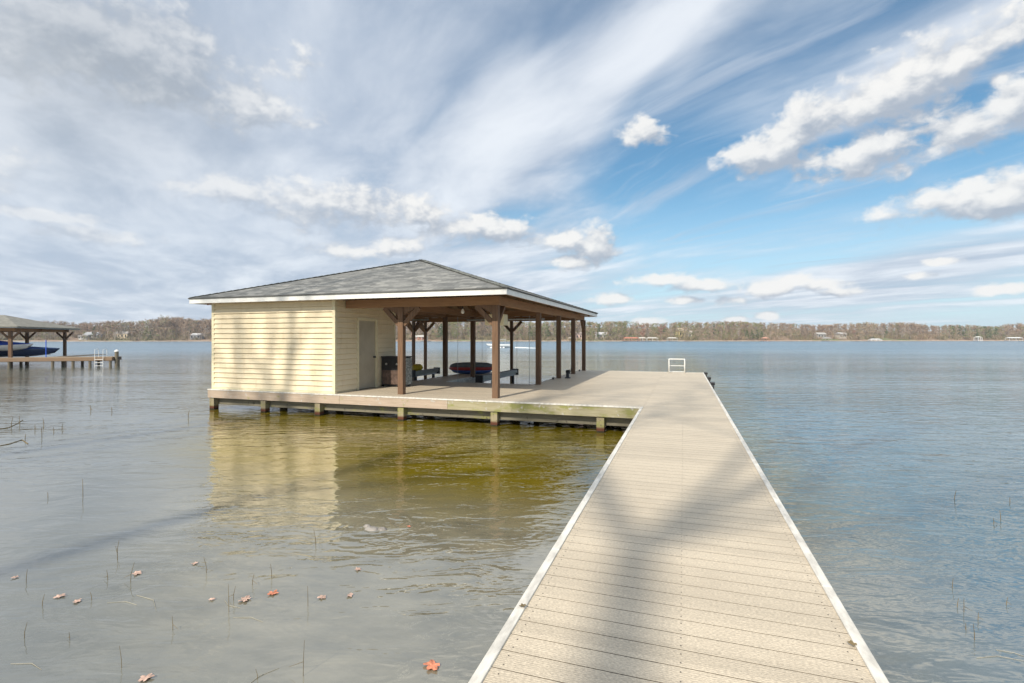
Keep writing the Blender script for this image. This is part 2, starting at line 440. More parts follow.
dr = MB(); dr.box(SX1-.055, SX1-.012, DY0, DY1, DZ+.02, DTOP)
dr.box(SX1-.011, SX1-.006, DY0+.12, DY1-.12, DZ+.2, DZ+.9); dr.box(SX1-.011, SX1-.006, DY0+.12, DY1-.12, DZ+1.05, DTOP-.15)
door = dr.build('door', M['door'], bh)
h_ = MB(); h_.tube([(SX1-.012,DY1-.09,DZ+1.0),(SX1+.03,DY1-.09,DZ+1.0)], .012, 8); h_.lathe((0,0,0), [(.001,0)], 3)
h_ = MB(); h_.tube([(SX1-.012,DY1-.09,DZ+1.0),(SX1+.02,DY1-.09,DZ+1.0),(SX1+.025,DY1-.09,DZ+1.0),(SX1+.06,DY1-.09,DZ+1.0),(SX1+.065,DY1-.09,DZ+1.0)], [.03,.012,.03,.034,.02], 10)
h_.build('handle', M['dark_metal'], door)
fr = MB(); fr.box(SX1-.05, SX1+.034, DY0-.09, DY0-.005, DZ+.003, DTOP+.095); fr.box(SX1-.05, SX1+.034, DY1+.005, DY1+.09, DZ+.003, DTOP+.095)
fr.box(SX1-.05, SX1+.03, DY0-.005, DY1+.005, DTOP+.005, DTOP+.095)
fr.build('frame', M['cream_trim'], door)

# roof: hip over x -14.75..-4.15, y 11.85..25.75
RX0, RX1, RY0, RY1 = -14.75, -4.15, 11.85, 25.75
HALF = (RX1-RX0)/2; XM = (RX0+RX1)/2
ZEV = ZE + .165; ZRG = 2.25 + 2.98; SL = math.hypot(HALF, ZRG-ZEV)
def hip(mb, x0, x1, y0, y1, ze, zr, uv=True):
    hf = (x1-x0)/2; xm = (x0+x1)/2; a = (xm, y0+hf, zr); b_ = (xm, y1-hf, zr); sl = math.hypot(hf, zr-ze)
    mb.add([(x0,y0,ze),(x1,y0,ze),(x1,y1,ze),(x0,y1,ze),a,b_], [(0,1,4),(1,2,5,4),(2,3,5),(3,0,4,5)])
    if uv:
        mb.uv = [(0,0),(2*hf,0),(hf,sl)] + [(0,0),(y1-y0,0),(y1-y0-hf,sl),(hf,sl)] + [(0,0),(2*hf,0),(hf,sl)] + [(0,0),(y1-y0,0),(y1-y0-hf,sl),(hf,sl)]
rf = MB(); hip(rf, RX0-.03, RX1+.03, RY0-.03, RY1+.03, ZEV+.006, ZRG)
roof = rf.build('roof', M['shingle'], bh)
md = roof.modifiers.new('thick', 'SOLIDIFY'); md.thickness = .035; md.offset = -1
cp = MB()
for p, q in (((RX0,RY0,ZEV),(XM,RY0+HALF,ZRG)), ((RX1,RY0,ZEV),(XM,RY0+HALF,ZRG)), ((RX1,RY1,ZEV),(XM,RY1-HALF,ZRG)), ((RX0,RY1,ZEV),(XM,RY1-HALF,ZRG)), ((XM,RY0+HALF,ZRG),(XM,RY1-HALF,ZRG))):
    p, q = Vector(p), Vector(q); L = (q-p).length; n = int(L/.2)
    for i in range(n):
        a = p.lerp(q, i/n); b_ = p.lerp(q, (i+1)/n); cp.bar(a+Vector((0,0,.012)), b_+Vector((0,0,.024)), .22, .012)
M['cap'] = plain('ridge_cap_shingle', (.15,.155,.14), .9, .45, 5)
cp.build('ridge_cap', M['cap'], roof)
fb = MB(); T = .03
fb.box(RX0, RX1, RY0, RY0+T, ZE, ZEV-.03); fb.box(RX0, RX1, RY1-T, RY1, ZE, ZEV-.03)
fb.box(RX0, RX0+T, RY0+T, RY1-T, ZE, ZEV-.03); fb.box(RX1-T, RX1, RY0+T, RY1-T, ZE, ZEV-.03)
fb.build('eave_board', M['white'], roof)
un = MB(); hip(un, RX0+T, RX1-T, RY0+T, RY1-T, ZEV-.045, ZRG-.06, False)
M['ply'] = wood('roof_sheathing', (.42,.26,.14), (.28,.17,.09), 'X')
un.build('sheathing', M['ply'], roof)
# rafters
slope = (ZRG-ZEV)/HALF
def zroof(x, y): return ZEV + slope*min(x-RX0, RX1-x, y-RY0, RY1-y, HALF)
rz = -.13
for i in range(1, 23):
    y = RY0 + i*.6
    if y > RY1-.2: break
    for sx in (0, 1):
        xe = RX0+.04 if sx == 0 else RX1-.04
        run = min(y-RY0, RY1-y, HALF); xi = (RX0+run) if sx == 0 else (RX1-run)
        MB().bar((xe, y, zroof(xe,y)+rz), (xi, y, zroof(xi,y)+rz-.001), .04, .13).build('rafter', M['beamx'], roof)
for i in range(1, 18):
    x = RX0 + i*.6
    if x > RX1-.2: break
    for sy in (0, 1):
        ye = RY0+.04 if sy == 0 else RY1-.04
        run = min(x-RX0, RX1-x, HALF); yi = (RY0+run) if sy == 0 else (RY1-run)
        MB().bar((x, ye, zroof(x,ye)+rz), (x, yi, zroof(x,yi)+rz-.001), .04, .13).build('rafter', M['beamy'], roof)
# header beams
ZB0, ZB1 = DZ+2.50, DZ+2.73
XA, XB, XF, XFL = -13.55, -4.75, -9.60, -8.30
YA, YB = 12.75, 25.05
def beam(x0,x1,y0,y1,mat): MB().box(x0,x1,y0,y1,ZB0,ZB1).build('beam', mat, bh)
beam(SX1+.05, XB+.10, YA-.075, YA+.075, M['beamx'])
beam(XB-.075, XB+.075, YA+.08, YB-.08, M['beamy'])
beam(XA-.075, XB+.075, YB-.075, YB+.075, M['beamx'])
beam(XA-.075, XA+.075, SY1+.1, YB-.08, M['beamy'])
beam(XA+.08, XB-.08, 19.5, 19.62, M['beamx'])
beam(XFL-.06, XFL+.06, YA+.08, 19.48, M['beamy']); beam(XFL-.06, XFL+.06, 19.64, YB-.08, M['beamy'])
beam(XF-.06, XF+.06, SY1+.1, 19.48, M['beamy']); beam(XF-.06, XF+.06, 19.64, YB-.08, M['beamy'])
PW = .085
posts = [(-7.66, YA, 'x'), (-4.77, YA, 'xy'), (-4.77, 16.97, ''), (-4.75, 19.9, ''), (-4.72, 22.6, ''), (-4.70, YB, 'y'),
         (XFL, 19.45, ''), (XF, 19.5, ''), (XA, 23.75, 'xy'), (XA, YB, 'xy'), (-8.5, YB, 'x'), (-11.0, YB, 'x')]
posts = [p for p in posts if p[0] != -11.0]
for x, y, br in posts:
    inwater = (y > 24 and x < -5) or (x == XA)
    z0 = -1.3 if inwater else DZ-.02
    if x > -5 : z0 = DZ-.3 if y > 17 else DZ-.02
    ww = PW if x > -14 else PW
    if y > 23 and x < -5: ww = .07
    ztop = ZB0-.002
    o = MB().box(x-ww, x+ww, y-ww, y+ww, z0, ztop).build('post', M['post'], bh, bevel=.008)
    # splice plates reaching up beside the beam
    L = .50
    if 'x' in br:
        for s in (-1, 1):
            if y > 24 and x == -4.70 and s > 0: continue
            if x == -4.77 and s > 0: continue
            MB().bar((x+s*(ww-.01), y, ztop-L), (x+s*(ww+L-.02), y, ztop-.01), .085, .13, (0,0,1)).build('brace', M['post'], bh)
    if 'y' in br:
        for s in (-1, 1):
            if y > 24 and s > 0: continue
            if x == -4.77 and s < 0: continue
            MB().bar((x, y+s*(ww-.01), ztop-L), (x, y+s*(ww+L-.02), ztop-.01), .085, .13, (1,0,0)).build('brace', M['post'], bh)
# outer gusset blocks on the first front post
g_ = MB()
for x in (-7.66, -4.77):
    g_ = MB()
    zt = ZB0-.003; s0 = -.42; s1 = .42 if x < -5 else .085
    g_.add([(x+s0-.1,YA-.045,zt),(x+s1+(.1 if x<-5 else 0),YA-.045,zt),(x+.087,YA-.045,zt-.22),(x-.087,YA-.045,zt-.22),
            (x+s0-.1,YA+.045,zt),(x+s1+(.1 if x<-5 else 0),YA+.045,zt),(x+.087,YA+.045,zt-.22),(x-.087,YA+.045,zt-.22)],
           [(0,3,2,1),(4,5,6,7),(0,1,5,4),(1,2,6,5),(2,3,7,6),(3,0,4,7)])
    g_.build('bracket', M['post'], bh)

# hanging gear under the roof
t = empty('boat_lift_motor', (-5.6, 15.2, DZ+2.38))
tag(t, 'beige boxed boat lift motor hung beneath the front right roof beam', 'lift motor')
MB().box(-6.0, -5.35, 15.0, 15.4, DZ+2.02, DZ+2.38).build('housing', M['cream_trim'], t, bevel=.03)
MB().bar((-5.85,15.2,DZ+2.37), (-5.85,15.2,DZ+2.85), .05, .05).build('hanger', M['galv'], t); MB().bar((-5.5,15.2,DZ+2.37), (-5.5,15.2,DZ+2.85), .05, .05).build('hanger', M['galv'], t)
sp = MB().tube([(-8.2,18.6,DZ+2.34),(-5.0,18.6,DZ+2.34)], .035, 8).build('lift_shaft', M['galv'])
tag(sp, 'grey steel lift shaft running across beneath the right slip beams', 'lift shaft')
sp = MB().tube([(-9.7,18.2,DZ+2.36),(-13.4,18.2,DZ+2.36)], .035, 8).build('lift_shaft', M['galv'])
tag(sp, 'grey steel lift shaft running across beneath the left slip beams', 'lift shaft')
for i, (x, y) in enumerate(((-8.6,14.2),(-6.4,14.2))):
    t = empty('ceiling_lamp', (x, y, DZ+2.6))
    tag(t, ['bare bulb lamp hanging under the roof above the dark storage cabinet side', 'bare bulb lamp hanging under the roof near the right front post'][i], 'lamp', 'bulb lamps under the boathouse roof')
    MB().tube([(x,y,DZ+2.5),(x,y,zroof(x,y)-.07)], .012, 6).build('stem', M['dark_metal'], t)
    MB().lathe((x,y,DZ+2.36), [(.01,0),(.045,.02),(.055,.07),(.03,.12),(.03,.15)], 10).build('bulb', M['white'], t, smooth=True)
MB_ = MB(); MB_.box(-4.9, -4.83, 19.75, 20.05, DZ+2.1, DZ+2.28)
o = MB_.build('flood_lamp', M['white'], bevel=.01); tag(o, 'small white flood lamp fixed high on the brown roof post', 'lamp')
for i, (x, y) in enumerate(((-8.0,17.3),(-5.2,17.3),(-8.0,24.4),(-5.2,24.4),(-9.9,17.3),(-9.9,24.4))):
    o = MB().tube([(x,y,-.5),(x,y,DZ+2.42)], .008, 5).build('lift_cable', M['galv'])
    tag(o, 'thin steel lift cable hanging from the roof beams into the water of a slip', 'cable', 'lift cables in the slips')

# boat bunks in the slips
def bunk(name, x, y0, y1, zt, label):
    t = empty(name, (x, (y0+y1)/2, zt)); tag(t, label, 'boat bunk', 'boat bunks in the slips')
    MB().box(x-.13, x+.13, y0, y1, zt-.16, zt).build('bunk_board', M['carpet'], t, bevel=.02)
    MB().box(x-.05, x+.05, y0+.02, y1-.02, zt-.25, zt-.161).build('support_rail', M['galv'], t)
    for y in (y0-.05, y1+.05):
        MB().box(x-.15, x+.15, y-.045, y+.045, zt-.26, zt+.04).build('end_bracket', M['black'], t)
    for y in (y0+.25, y1-.3):
        MB().box(x-.05, x+.05, y-.05, y+.05, -1.2, zt-.251).build('leg', M['black'], t)
bunk('boat_bunk', -7.6, 18.5, 22.9, DZ+.12, 'long grey bunk beam with black end brackets in the right slip')
bunk('boat_bunk', -11.0, 19.2, 21.4, DZ+.20, 'short grey bunk beam in the left slip with a yellow vest on it')
v_ = MB()
for k, (dy, dz, r) in enumerate(((0,.09,.10),(.17,.11,.11),(.34,.10,.10))):
    v_.lathe((-10.97, 19.35+dy, DZ+.22+dz), [(r*.7,-.11),(r*1.3,-.05),(r*1.4,0),(r*1.2,.09),(r*.5,.16)], 10, 1.4, 1.0)
v_.box(-11.12, -10.88, 19.3, 19.75, DZ+.21, DZ+.27)
o = v_.build('life_vest', M['yellow'], smooth=True); tag(o, 'bright yellow life vest lying on the short grey bunk', 'life vest')

# storage cabinet by the shed
t = empty('storage_cabinet', (-9.1, 14.75, DZ))
tag(t, 'black topped storage cabinet with brown lower front, standing beside the grey shed door', 'cabinet')
MB().box(-9.50, -8.66, 14.55, 15.02, DZ+.05, DZ+.97).build('body', M['black'], t, bevel=.01)
M['cab_low'] = plain('brown_cabinet_panel', (.13,.085,.065), .6, .4, 9)
MB().box(-9.46, -8.80, 14.525, 14.548, DZ+.09, DZ+.55).build('lower_panel', M['cab_low'], t)
MB().box(-9.51, -8.62, 14.51, 15.06, DZ+.972, DZ+1.01).build('lid', M['dark_metal'], t, bevel=.01)
M['speck'] = plain('speckled_panel', (.30,.32,.31), .6, .6, 22)
MB().box(-8.657, -8.62, 14.57, 15.0, DZ+.08, DZ+.95).build('side_panel', M['speck'], t)
for x in (-9.3, -8.9): MB().tube([(x,14.54,DZ+.76),(x,14.50,DZ+.76)], .035, 10).build('knob', M['alu'], t)
for x in (-9.5, -8.72):
    for y in (14.62, 14.95): MB().box(x-.03, x+.03, y-.03, y+.03, DZ+.001, DZ+.05).build('foot', M['black'], t)

# covered dinghy across the finger
def dinghy():
    cx, cy = -9.15, 21.3; t = empty('dinghy', (cx, cy, DZ), -TH*-1+D2R(0))
    t.rotation_euler[2] = TH
    tag(t, 'small red and blue dinghy under a grey cover, lying across the middle finger dock', 'dinghy')
    L, W = 1.02, .55
    def ring(f, z, zz=0): return [(math.copysign(abs(math.cos(a))**.8, math.cos(a))*L*f, math.sin(a)*W*f, z+zz) for a in [2*math.pi*k/28 for k in range(28)]]
    def shell(levels):
        b_ = MB()
        for f, z in levels: b_.v += ring(f, z)
        n = 28
        for i in range(len(levels)-1):
            for k in range(n): b_.f.append((i*n+k, i*n+(k+1)%n, (i+1)*n+(k+1)%n, (i+1)*n+k))
        b_.f.append(tuple(range(n))[::-1]); b_.f.append(tuple((len(levels)-1)*n+k for k in range(n))); return b_
    shell([(.55,.0),(.80,.05),(.90,.13),(.93,.17)]).build('hull', M['blue'], t, local=True, smooth=True)
    shell([(.935,.172),(1.0,.20),(1.03,.26),(1.0,.31)]).build('rub_tube', M['red'], t, local=True, smooth=True)
    shell([(.985,.312),(.97,.37),(.90,.44),(.72,.49),(.3,.515)]).build('cover', M['grey_canvas'], t, local=True, smooth=True)
dinghy()

# hand pump / winch post by the fourth right post
t = empty('dock_winch', (-4.40, 20.0, DZ))
tag(t, 'small dark hand winch standing on the dock edge beside the brown post', 'winch')
MB().box(-4.50, -4.30, 19.9, 20.1, DZ+.001, DZ+.05).build('base', M['dark_metal'], t)
MB().tube([(-4.40,20.0,DZ+.05),(-4.41,20.0,DZ+.20),(-4.38,20.0,DZ+.30)], [.07,.06,.05], 10).build('column', M['dark_metal'], t)
MB().tube([(-4.47,20.0,DZ+.25),(-4.31,20.0,DZ+.27)], [.075,.085], 14).build('drum', M['black'], t)
MB().tube([(-4.31,20.0,DZ+.27),(-4.28,20.0,DZ+.27),(-4.27,20.0,DZ+.40),(-4.22,20.0,DZ+.40)], .016, 8).build('crank', M['dark_metal'], t)
for i, (x, y) in enumerate(((-4.83,19.3),(-4.83,22.0),(-4.83,24.6))):
    t = empty('dock_cleat', (x, y, DZ))
    tag(t, ['black mooring cleat on the slip edge, nearest the camera of the right row', 'black mooring cleat on the slip edge, middle of the right row', 'black mooring cleat on the slip edge, farthest in the right row'][i], 'cleat', 'mooring cleats on the slip edge')
    b_ = MB(); b_.tube([(x,y-.16,DZ+.075),(x,y-.06,DZ+.06),(x,y+.06,DZ+.06),(x,y+.16,DZ+.075)], [.012,.02,.02,.012], 8)
    b_.build('horn', M['black'], t); MB().box(x-.03,x+.03,y-.06,y+.06,DZ+.001,DZ+.05).build('base', M['black'], t)

# swim ladder at the pier end
t = empty('swim_ladder', (-.29, YE, DZ)); tag(t, 'white metal swim ladder with arched handrail at the pier end', 'ladder')
def arch(x): return [(x, YE-.42, DZ+.003),(x, YE-.42, DZ+.52),(x, YE-.36, DZ+.60),(x, YE-.26, DZ+.62),(x, YE+.02, DZ+.62),(x, YE+.10, DZ+.58),(x, YE+.12, DZ+.48),(x, YE+.12, -.7)]
for x in (-.64, .06): MB().tube(arch(x), .024, 10).build('rail', M['white'], t, smooth=True)
MB().tube([(-.64,YE-.20,DZ+.625),(.06,YE-.20,DZ+.625)], .024, 10).build('crossbar', M['white'], t)
for z in (DZ+.30, DZ+.02, DZ-.26, DZ-.54): MB().box(-.62, .04, YE+.08, YE+.16, z-.012, z+.012).build('rung', M['white'], t)

# little details on the near pier boards
lf = MB()
random.seed(4)
def leaf_mesh(mb, p, s, rz, up=.006, curl=.25):
    n = 20; pts = []
    for k in range(n):
        a = 2*math.pi*k/n; r = s*(.55+.2*random.random()+.5*abs(math.cos(2.5*a))**2)*(1 if abs(math.cos(a)) > .5 else .75)
        pts.append((p[0]+r*math.cos(a+rz), p[1]+r*math.sin(a+rz), p[2]+up+curl*s*random.random()*.4))
    c = (p[0], p[1], p[2]+up+.2*curl*s); mb.add([c]+pts, [(0, k+1, (k+1)%n+1) for k in range(n)])
for i, (px, py, lab) in enumerate(((523,609,'curled brown leaf caught beside the left pier trim'), (852,647,'curled brown leaf beside the right pier trim'))):
    zc = 1.6*F/(py-338.5); P = pw(px, zc); b_ = MB(); leaf_mesh(b_, (P.x, P.y, DZ+.013), .022, random.random()*6, .004, 1.0)
    tag(b_.build('dry_leaf', M['stem']), lab, 'leaf')

# ------------------------------------------------------------------ things in the near water
stone = MB()
for k, (dx, dy, r) in enumerate(((0,0,.09),(.12,.03,.06),(-.10,.05,.05))):
    stone.lathe((RIPPLE.x+dx, RIPPLE.y+dy, -.04), [(r*.8,-.05),(r,.0),(r*.9,.035),(r*.5,.06),(r*.1,.066)], 9, 1.3, .9)
tag(stone.build('stone', M['stone'], smooth=True), 'grey stone just breaking the surface inside ripple rings', 'stone')
random.seed(11)
leafpts = [(137,574,1),(195,564,.7),(245,600,1.25),(273,594,1.1),(212,600,.6),(322,598,.9),(60,597,1.0),(77,602,.8),(409,527,.55),(358,570,.8),
           (350,596,.8),(432,667,1.6),(146,679,1.2),(15,578,.7)]
for i, (px, py, s) in enumerate(leafpts):
    zc = 2.25*F/(py-338.5); P = pw(px, zc); b_ = MB()
    leaf_mesh(b_, (P.x, P.y, .004), .042*s*(zc/4.5)**.5, random.random()*6, .003, .5)
    o = b_.build('floating_leaf', M['leaf'] if i in (8, 11, 3) else M['leafpale'])
    tag(o, 'orange fallen leaf floating on the shallow water left of the pier', 'leaf', 'leaves floating left of the pier')
stems = [(130,582,20),(207,573,16),(118,560,14),(173,630,14),(229,612,28),(308,606,20),(303,676,36),(24,638,16),(122,668,22),(252,585,12),
         (272,578,14),(26,583,14),(108,580,10),(316,545,16),(42,606,12),(233,600,14),(258,679,10),(92,600,8),(70,640,8),
         (11,428,12),(20,424,8),(35,430,6),(42,437,10),(25,440,6),(44,425,7),(83,497,18),(48,498,6),(91,411,6),(112,412,5),(117,554,14),(62,430,6),(188,418,8),(54,432,5),
         (964,612,14),(957,607,9),(975,640,16),(978,620,8),(952,588,10),(1001,520,10),(994,524,6),(954,500,10),(1010,503,6),(1006,605,8),(966,630,7)]
for i, (px, py, hp) in enumerate(stems):
    zc = 2.25*F/(py-338.5); P = pw(px, zc); hh = hp/F*zc; b_ = MB()
    lean = random.uniform(-.25,.25)*hh; r = .0018+.0010*random.random()
    r = max(r, .0006*zc)
    b_.tube([(P.x,P.y,-.15),(P.x+lean*.3,P.y,hh*.4),(P.x+lean,P.y+lean*.2,hh)], [r,r*.9,r*.5], 5)
    if i % 3 == 0:
        b_.tube([(P.x+lean*.3,P.y,hh*.4),(P.x+lean*.3+hh*random.choice((-.5,.5)),P.y,hh*.15)], [r*.8,r*.4], 4)
    o = b_.build('reed_stem', M['stem'])
    if px < 500: tag(o, 'dead brown reed stem poking out of the water left of the pier', 'reed', 'reed stems left of the pier')
    else: tag(o, 'dead brown reed stem poking out of the water right of the pier', 'reed', 'reed stems right of the pier')
M['straw'] = plain('pale_straw', (.34,.32,.26), .8, .2)
for i, (px, py, L, a0) in enumerate(((122,604,.14,.2),(232,604,.12,2.9),(146,603,.22,-.3),(248,620,.14,.1),(26,667,.14,.1),(262,678,.12,1.3),(1002,660,.16,.2),(1015,655,.10,-.3))):
    zc = 2.25*F/(py-338.5); P = pw(px, zc); u = Vector((math.cos(a0), math.sin(a0), 0)); v2 = Vector((-u.y, u.x, 0))
    o = MB().tube([P-u*L+Vector((0,0,.002)), P+v2*L*.25+Vector((0,0,.004)), P+u*L+Vector((0,0,.002))], [.0015,.0022,.0012], 5).build('floating_straw', M['straw'])
    tag(o, 'pale curved straw floating on the water %s of the pier' % ('left' if px < 600 else 'right'), 'straw', 'straws floating %s of the pier' % ('left' if px < 600 else 'right'))
for i, (pts) in enumerate(([(0,429),(8,428),(17,424),(23,420)], [(0,446),(10,444),(22,440),(28,444)])):
    P = []
    for px, py in pts:
        zc = 2.25*F/(py-338.5); q = pw(px, zc); q.z = .006; P.append(q)
    o = MB().tube(P, .008, 6).build('sunken_branch', M['stem']); tag(o, ['thin reddish branch lying on the water at the left edge, the farther of two', 'thin reddish branch lying on the water at the left edge, the nearer of two'][i], 'branch')

# ------------------------------------------------------------------ neighbour's dock
NA = TH + D2R(-17)        # frame turned so its left end is a little nearer
NO = pw(112, 40.2)
def nb(u, v, z=0.0):      # u to the left along the front, v away
    ca, sa = math.cos(NA), math.sin(NA)
    return Vector((NO.x - u*math.cos(TH+D2R(17)) - v*math.sin(TH+D2R(17)), NO.y - u*math.sin(TH+D2R(17)) + v*math.cos(TH+D2R(17)), z))
NR = TH + D2R(17)
NZ = .78
M['nroof'] = plain('neighbour_grey_roof', (.21,.205,.18), .9, .2, 4)
def local_parent(name, label, cat):
    t = empty(name, (NO.x, NO.y, 0), NR); tag(t, label, cat); return t
# local frame: -x = left (u), +y = away (v)
nd_ = local_parent('neighbour_dock', 'neighbour\'s long brown wooden dock on pilings at the far left', 'dock')
M['ndeck'] = wood('brown_dock_boards', (.34,.26,.18), (.24,.18,.12), 'X')
M['nrim'] = wood('neighbour_rim_board', (.28,.19,.12), (.18,.12,.08), 'X')
b_ = MB(); b_.box(-14, 0, 0, 1.6, NZ-.05, NZ); b_.box(-14, -9.2, 1.6, 11, NZ-.051, NZ-.001); b_.box(-5.0, -4.0, 1.6, 9.0, NZ-.051, NZ-.001)
b_.build('decking', M['ndeck'], nd_, local=True)
MB().box(-14, 0, -.04, 0, NZ-.28, NZ-.03).build('rim_board', M['nrim'], nd_, local=True)
MB().box(0, .04, 0, 1.6, NZ-.28, NZ-.03).build('rim_board', M['nrim'], nd_, local=True)
MB().box(-14, -.2, 1.2, 1.25, NZ-.35, NZ-.06).build('rim_board', M['nrim'], nd_, local=True)
M['npile'] = wood('neighbour_pile', (.20,.17,.12), (.12,.10,.07))
for x in (-.15, -1.5, -2.6, -3.9, -6.6, -9.3, -12.0):
    for y in (.1, 1.5): MB().tube([(x,y,-1),(x,y,NZ-.055)], .10, 8).build('piling', M['npile'], nd_, local=True)
t = local_parent('mooring_pile', 'tall dark mooring pile with a white cap at the outer end of the neighbour\'s dock', 'mooring pile')
MB().tube([(.2,.3,-1),(.2,.3,NZ+.42)], .13, 10).build('pile', M['npile'], t, local=True)
MB().lathe((.2,.3,NZ+.421), [(.16,0),(.15,.07),(.03,.16)], 12).build('cap', M['white'], t, local=True)
MB().bar((.0,.28,NZ-.1),(.5,.28,NZ-.1),.1,.2).build('bracket', M['black'], t, local=True)
t = local_parent('dock_ladder', 'thin white ladder rails on the outer end of the neighbour\'s dock', 'ladder')
for x in (-1.1, -.55):
    MB().tube([(x,.5,NZ),(x,.5,NZ+.55),(x,.3,NZ+.65),(x,-.12,NZ+.60),(x,-.14,-.1)], .016, 6).build('rail', M['white'], t, local=True)
for z in (.1, .35, .6): MB().tube([(-1.1,-.13,z),(-.55,-.13,z)], .02, 6).build('rung', M['white'], t, local=True)
nr = local_parent('neighbour_boathouse', 'neighbour\'s open boat shelter with grey hip roof on brown posts at the far left', 'boat shelter')
rx0, rx1, ry0, ry1 = -18.1, -6.2, .2, 9.4
def hipx(mb, x0, x1, y0, y1, ze, zr):
    hf = (y1-y0)/2; ym = (y0+y1)/2
    mb.add([(x0,y0,ze),(x1,y0,ze),(x1,y1,ze),(x0,y1,ze),(x0+hf*.7,ym,zr),(x1-hf*.7,ym,zr)], [(0,1,5,4),(1,2,5),(2,3,4,5),(3,0,4)])
b_ = MB(); hipx(b_, rx0-.1, rx1+.1, ry0-.1, ry1+.1, NZ+2.40, 2.25+1.95); o = b_.build('roof', M['nroof'], nr, local=True)
md = o.modifiers.new('thick', 'SOLIDIFY'); md.thickness = .08; md.offset = -1
b_ = MB(); zz0, zz1 = NZ+2.28, NZ+2.39
M['neave'] = plain('pale_blue_eave', (.42,.47,.52), .6, .1)
b_.box(rx0,rx1,ry0,ry0+.04,zz0,zz1); b_.box(rx0,rx1,ry1-.04,ry1,zz0,zz1); b_.box(rx1-.04,rx1,ry0+.04,ry1-.04,zz0,zz1)
b_.build('eave_board', M['neave'], o, local=True)
for y in (1.0, 4.6, 8.6): MB().box(rx0+.3, rx1-.5, y-.06, y+.06, NZ+2.05, NZ+2.27).build('beam', M['beamx'], nr, local=True)
for x in (-7.0, -12.5): MB().box(x-.06, x+.06, 1.07, 8.53, NZ+2.04, NZ+2.26).build('beam', M['beamy'], nr, local=True)
for x, y in ((-7.0,1.0),(-9.4,1.0),(-7.0,8.6),(-12.5,8.6),(-9.8,8.6),(-12.6,1.0)):
    MB().box(x-.10, x+.10, y-.10, y+.10, -1, NZ+2.04).build('post', M['post'], nr, local=True)
    for s in (-1, 1):
        MB().bar((x+s*.08,y,NZ+1.45),(x+s*.62,y,NZ+2.04), .1, .13).build('brace', M['post'], nr, local=True)

# covered boat in the shelter
def hull(mb, L, W, H, z0, n=18, sheer=.15, bowrake=.35, tw=.85):
    secs = []
    for i in range(n+1):
        t_ = i/n; wd = W/2*(tw+(1-tw)*min(1,t_*3))*(1-max(0,(t_-.45)/.55)**2.2) + .015
        keel = z0 + H*.55*max(0,(t_-.6)/.4)**2; top = z0+H+sheer*t_**2; x = -L/2+L*t_
        secs.append([(x, 0, keel), (x, wd*.75, z0+(keel-z0)+H*.22), (x+bowrake*t_**3, wd*1.0, top-.06), (x+bowrake*t_**3, wd*.97, top)])
    base = len(mb.v); rows = []
    for s_ in secs:
        r = [s_[3], s_[2], s_[1], s_[0]] + [(a, -b2, c) for a, b2, c in (s_[1], s_[2], s_[3])]
        rows.append(r); mb.v += r
    for i in range(n):
        for k in range(6):
            a = base+i*7+k; mb.f.append((a, a+1, a+8, a+7))
    mb.f.append(tuple(base+k for k in range(7))); mb.f.append(tuple(base+n*7+k for k in range(7))[::-1])
    return secs
def cover(mb, secs, rise, peak=.4):
    n = len(secs); base = len(mb.v)
    for i, s_ in enumerate(secs):
        t_ = i/(n-1); x, y, z = s_[3]; r = rise*math.sin(math.pi*min(1, (.08+t_)/1.08))**.6*(1 if t_ < peak else (1-(t_-peak)/(1-peak)*.75))
        for k in range(9):
            a = -1+2*k/8; mb.v.append((x, y*a*1.02, z+.005+r*(1-a*a)**.7))
    for i in range(n-1):
        for k in range(8):
            a = base+i*9+k; mb.f.append((a, a+1, a+10, a+9))
M['white_hull'] = plain('white_gelcoat', (.75,.76,.76), .25, .04)
M['navy_hull'] = plain('navy_hull', (.03,.055,.13), .3, .1)
def boat(name, px, zc, z0, L, W, H, rz, hm, cm, rise, label):
    P = pw(px, zc); t = empty(name, (P.x, P.y, z0), rz); tag(t, label, 'boat')
    b_ = MB(); secs = hull(b_, L, W, H, 0); b_.build('hull', hm, t, local=True, smooth=True)
    b_ = MB(); cover(b_, secs, rise); b_.build('cover', cm, t, local=True, smooth=True); return t, secs
boat('covered_boat', 14, 42.5, .72, 5.6, 2.1, .55, NR, M['navy_hull'], M['navy'], .42, 'motorboat with a navy cover raised on the lift beneath the neighbour\'s roof')
boat('covered_boat', 0, 40.5, 1.25, 3.6, 1.5, .42, NR, M['white_hull'], M['bright_blue'], .42, 'boat under a bright blue cover at the left edge beneath the neighbour\'s roof')
P = pw(46, 39.6); t = MB().tube([(P.x,P.y,NZ-.2),(P.x,P.y,NZ+1.35)], .03, 8).build('marker_pole', M['bright_blue'])
tag(t, 'thin bright blue pole standing on the neighbour\'s dock', 'pole')

# ------------------------------------------------------------------ motorboat under way
P = pw(499, 124); t = empty('motorboat', (P.x, P.y, .02), TH+math.pi+.15); tag(t, 'white motorboat with a canopy speeding left across the middle of the lake', 'motorboat')
b_ = MB(); secs = hull(b_, 5.6, 2.1, .75, .05); b_.build('hull', M['white_hull'], t, local=True, smooth=True)
MB().box(-1.9, .9, -.85, .85, .62, .74).build('cockpit', M['grey_canvas'], t, local=True)
MB().add([(.9,-.8,.78),(.9,.8,.78),(.5,.7,1.25),(.5,-.7,1.25),(.94,-.8,.78),(.94,.8,.78),(.54,.7,1.25),(.54,-.7,1.25)], [(0,1,2,3),(4,7,6,5),(3,2,6,7),(0,3,7,4),(1,5,6,2)]).build('windscreen', M['dark_metal'], t, local=True)
MB().box(-1.6, .5, -.9, .9, 2.0, 2.08).build('canopy', M['white'], t, local=True, bevel=.03)
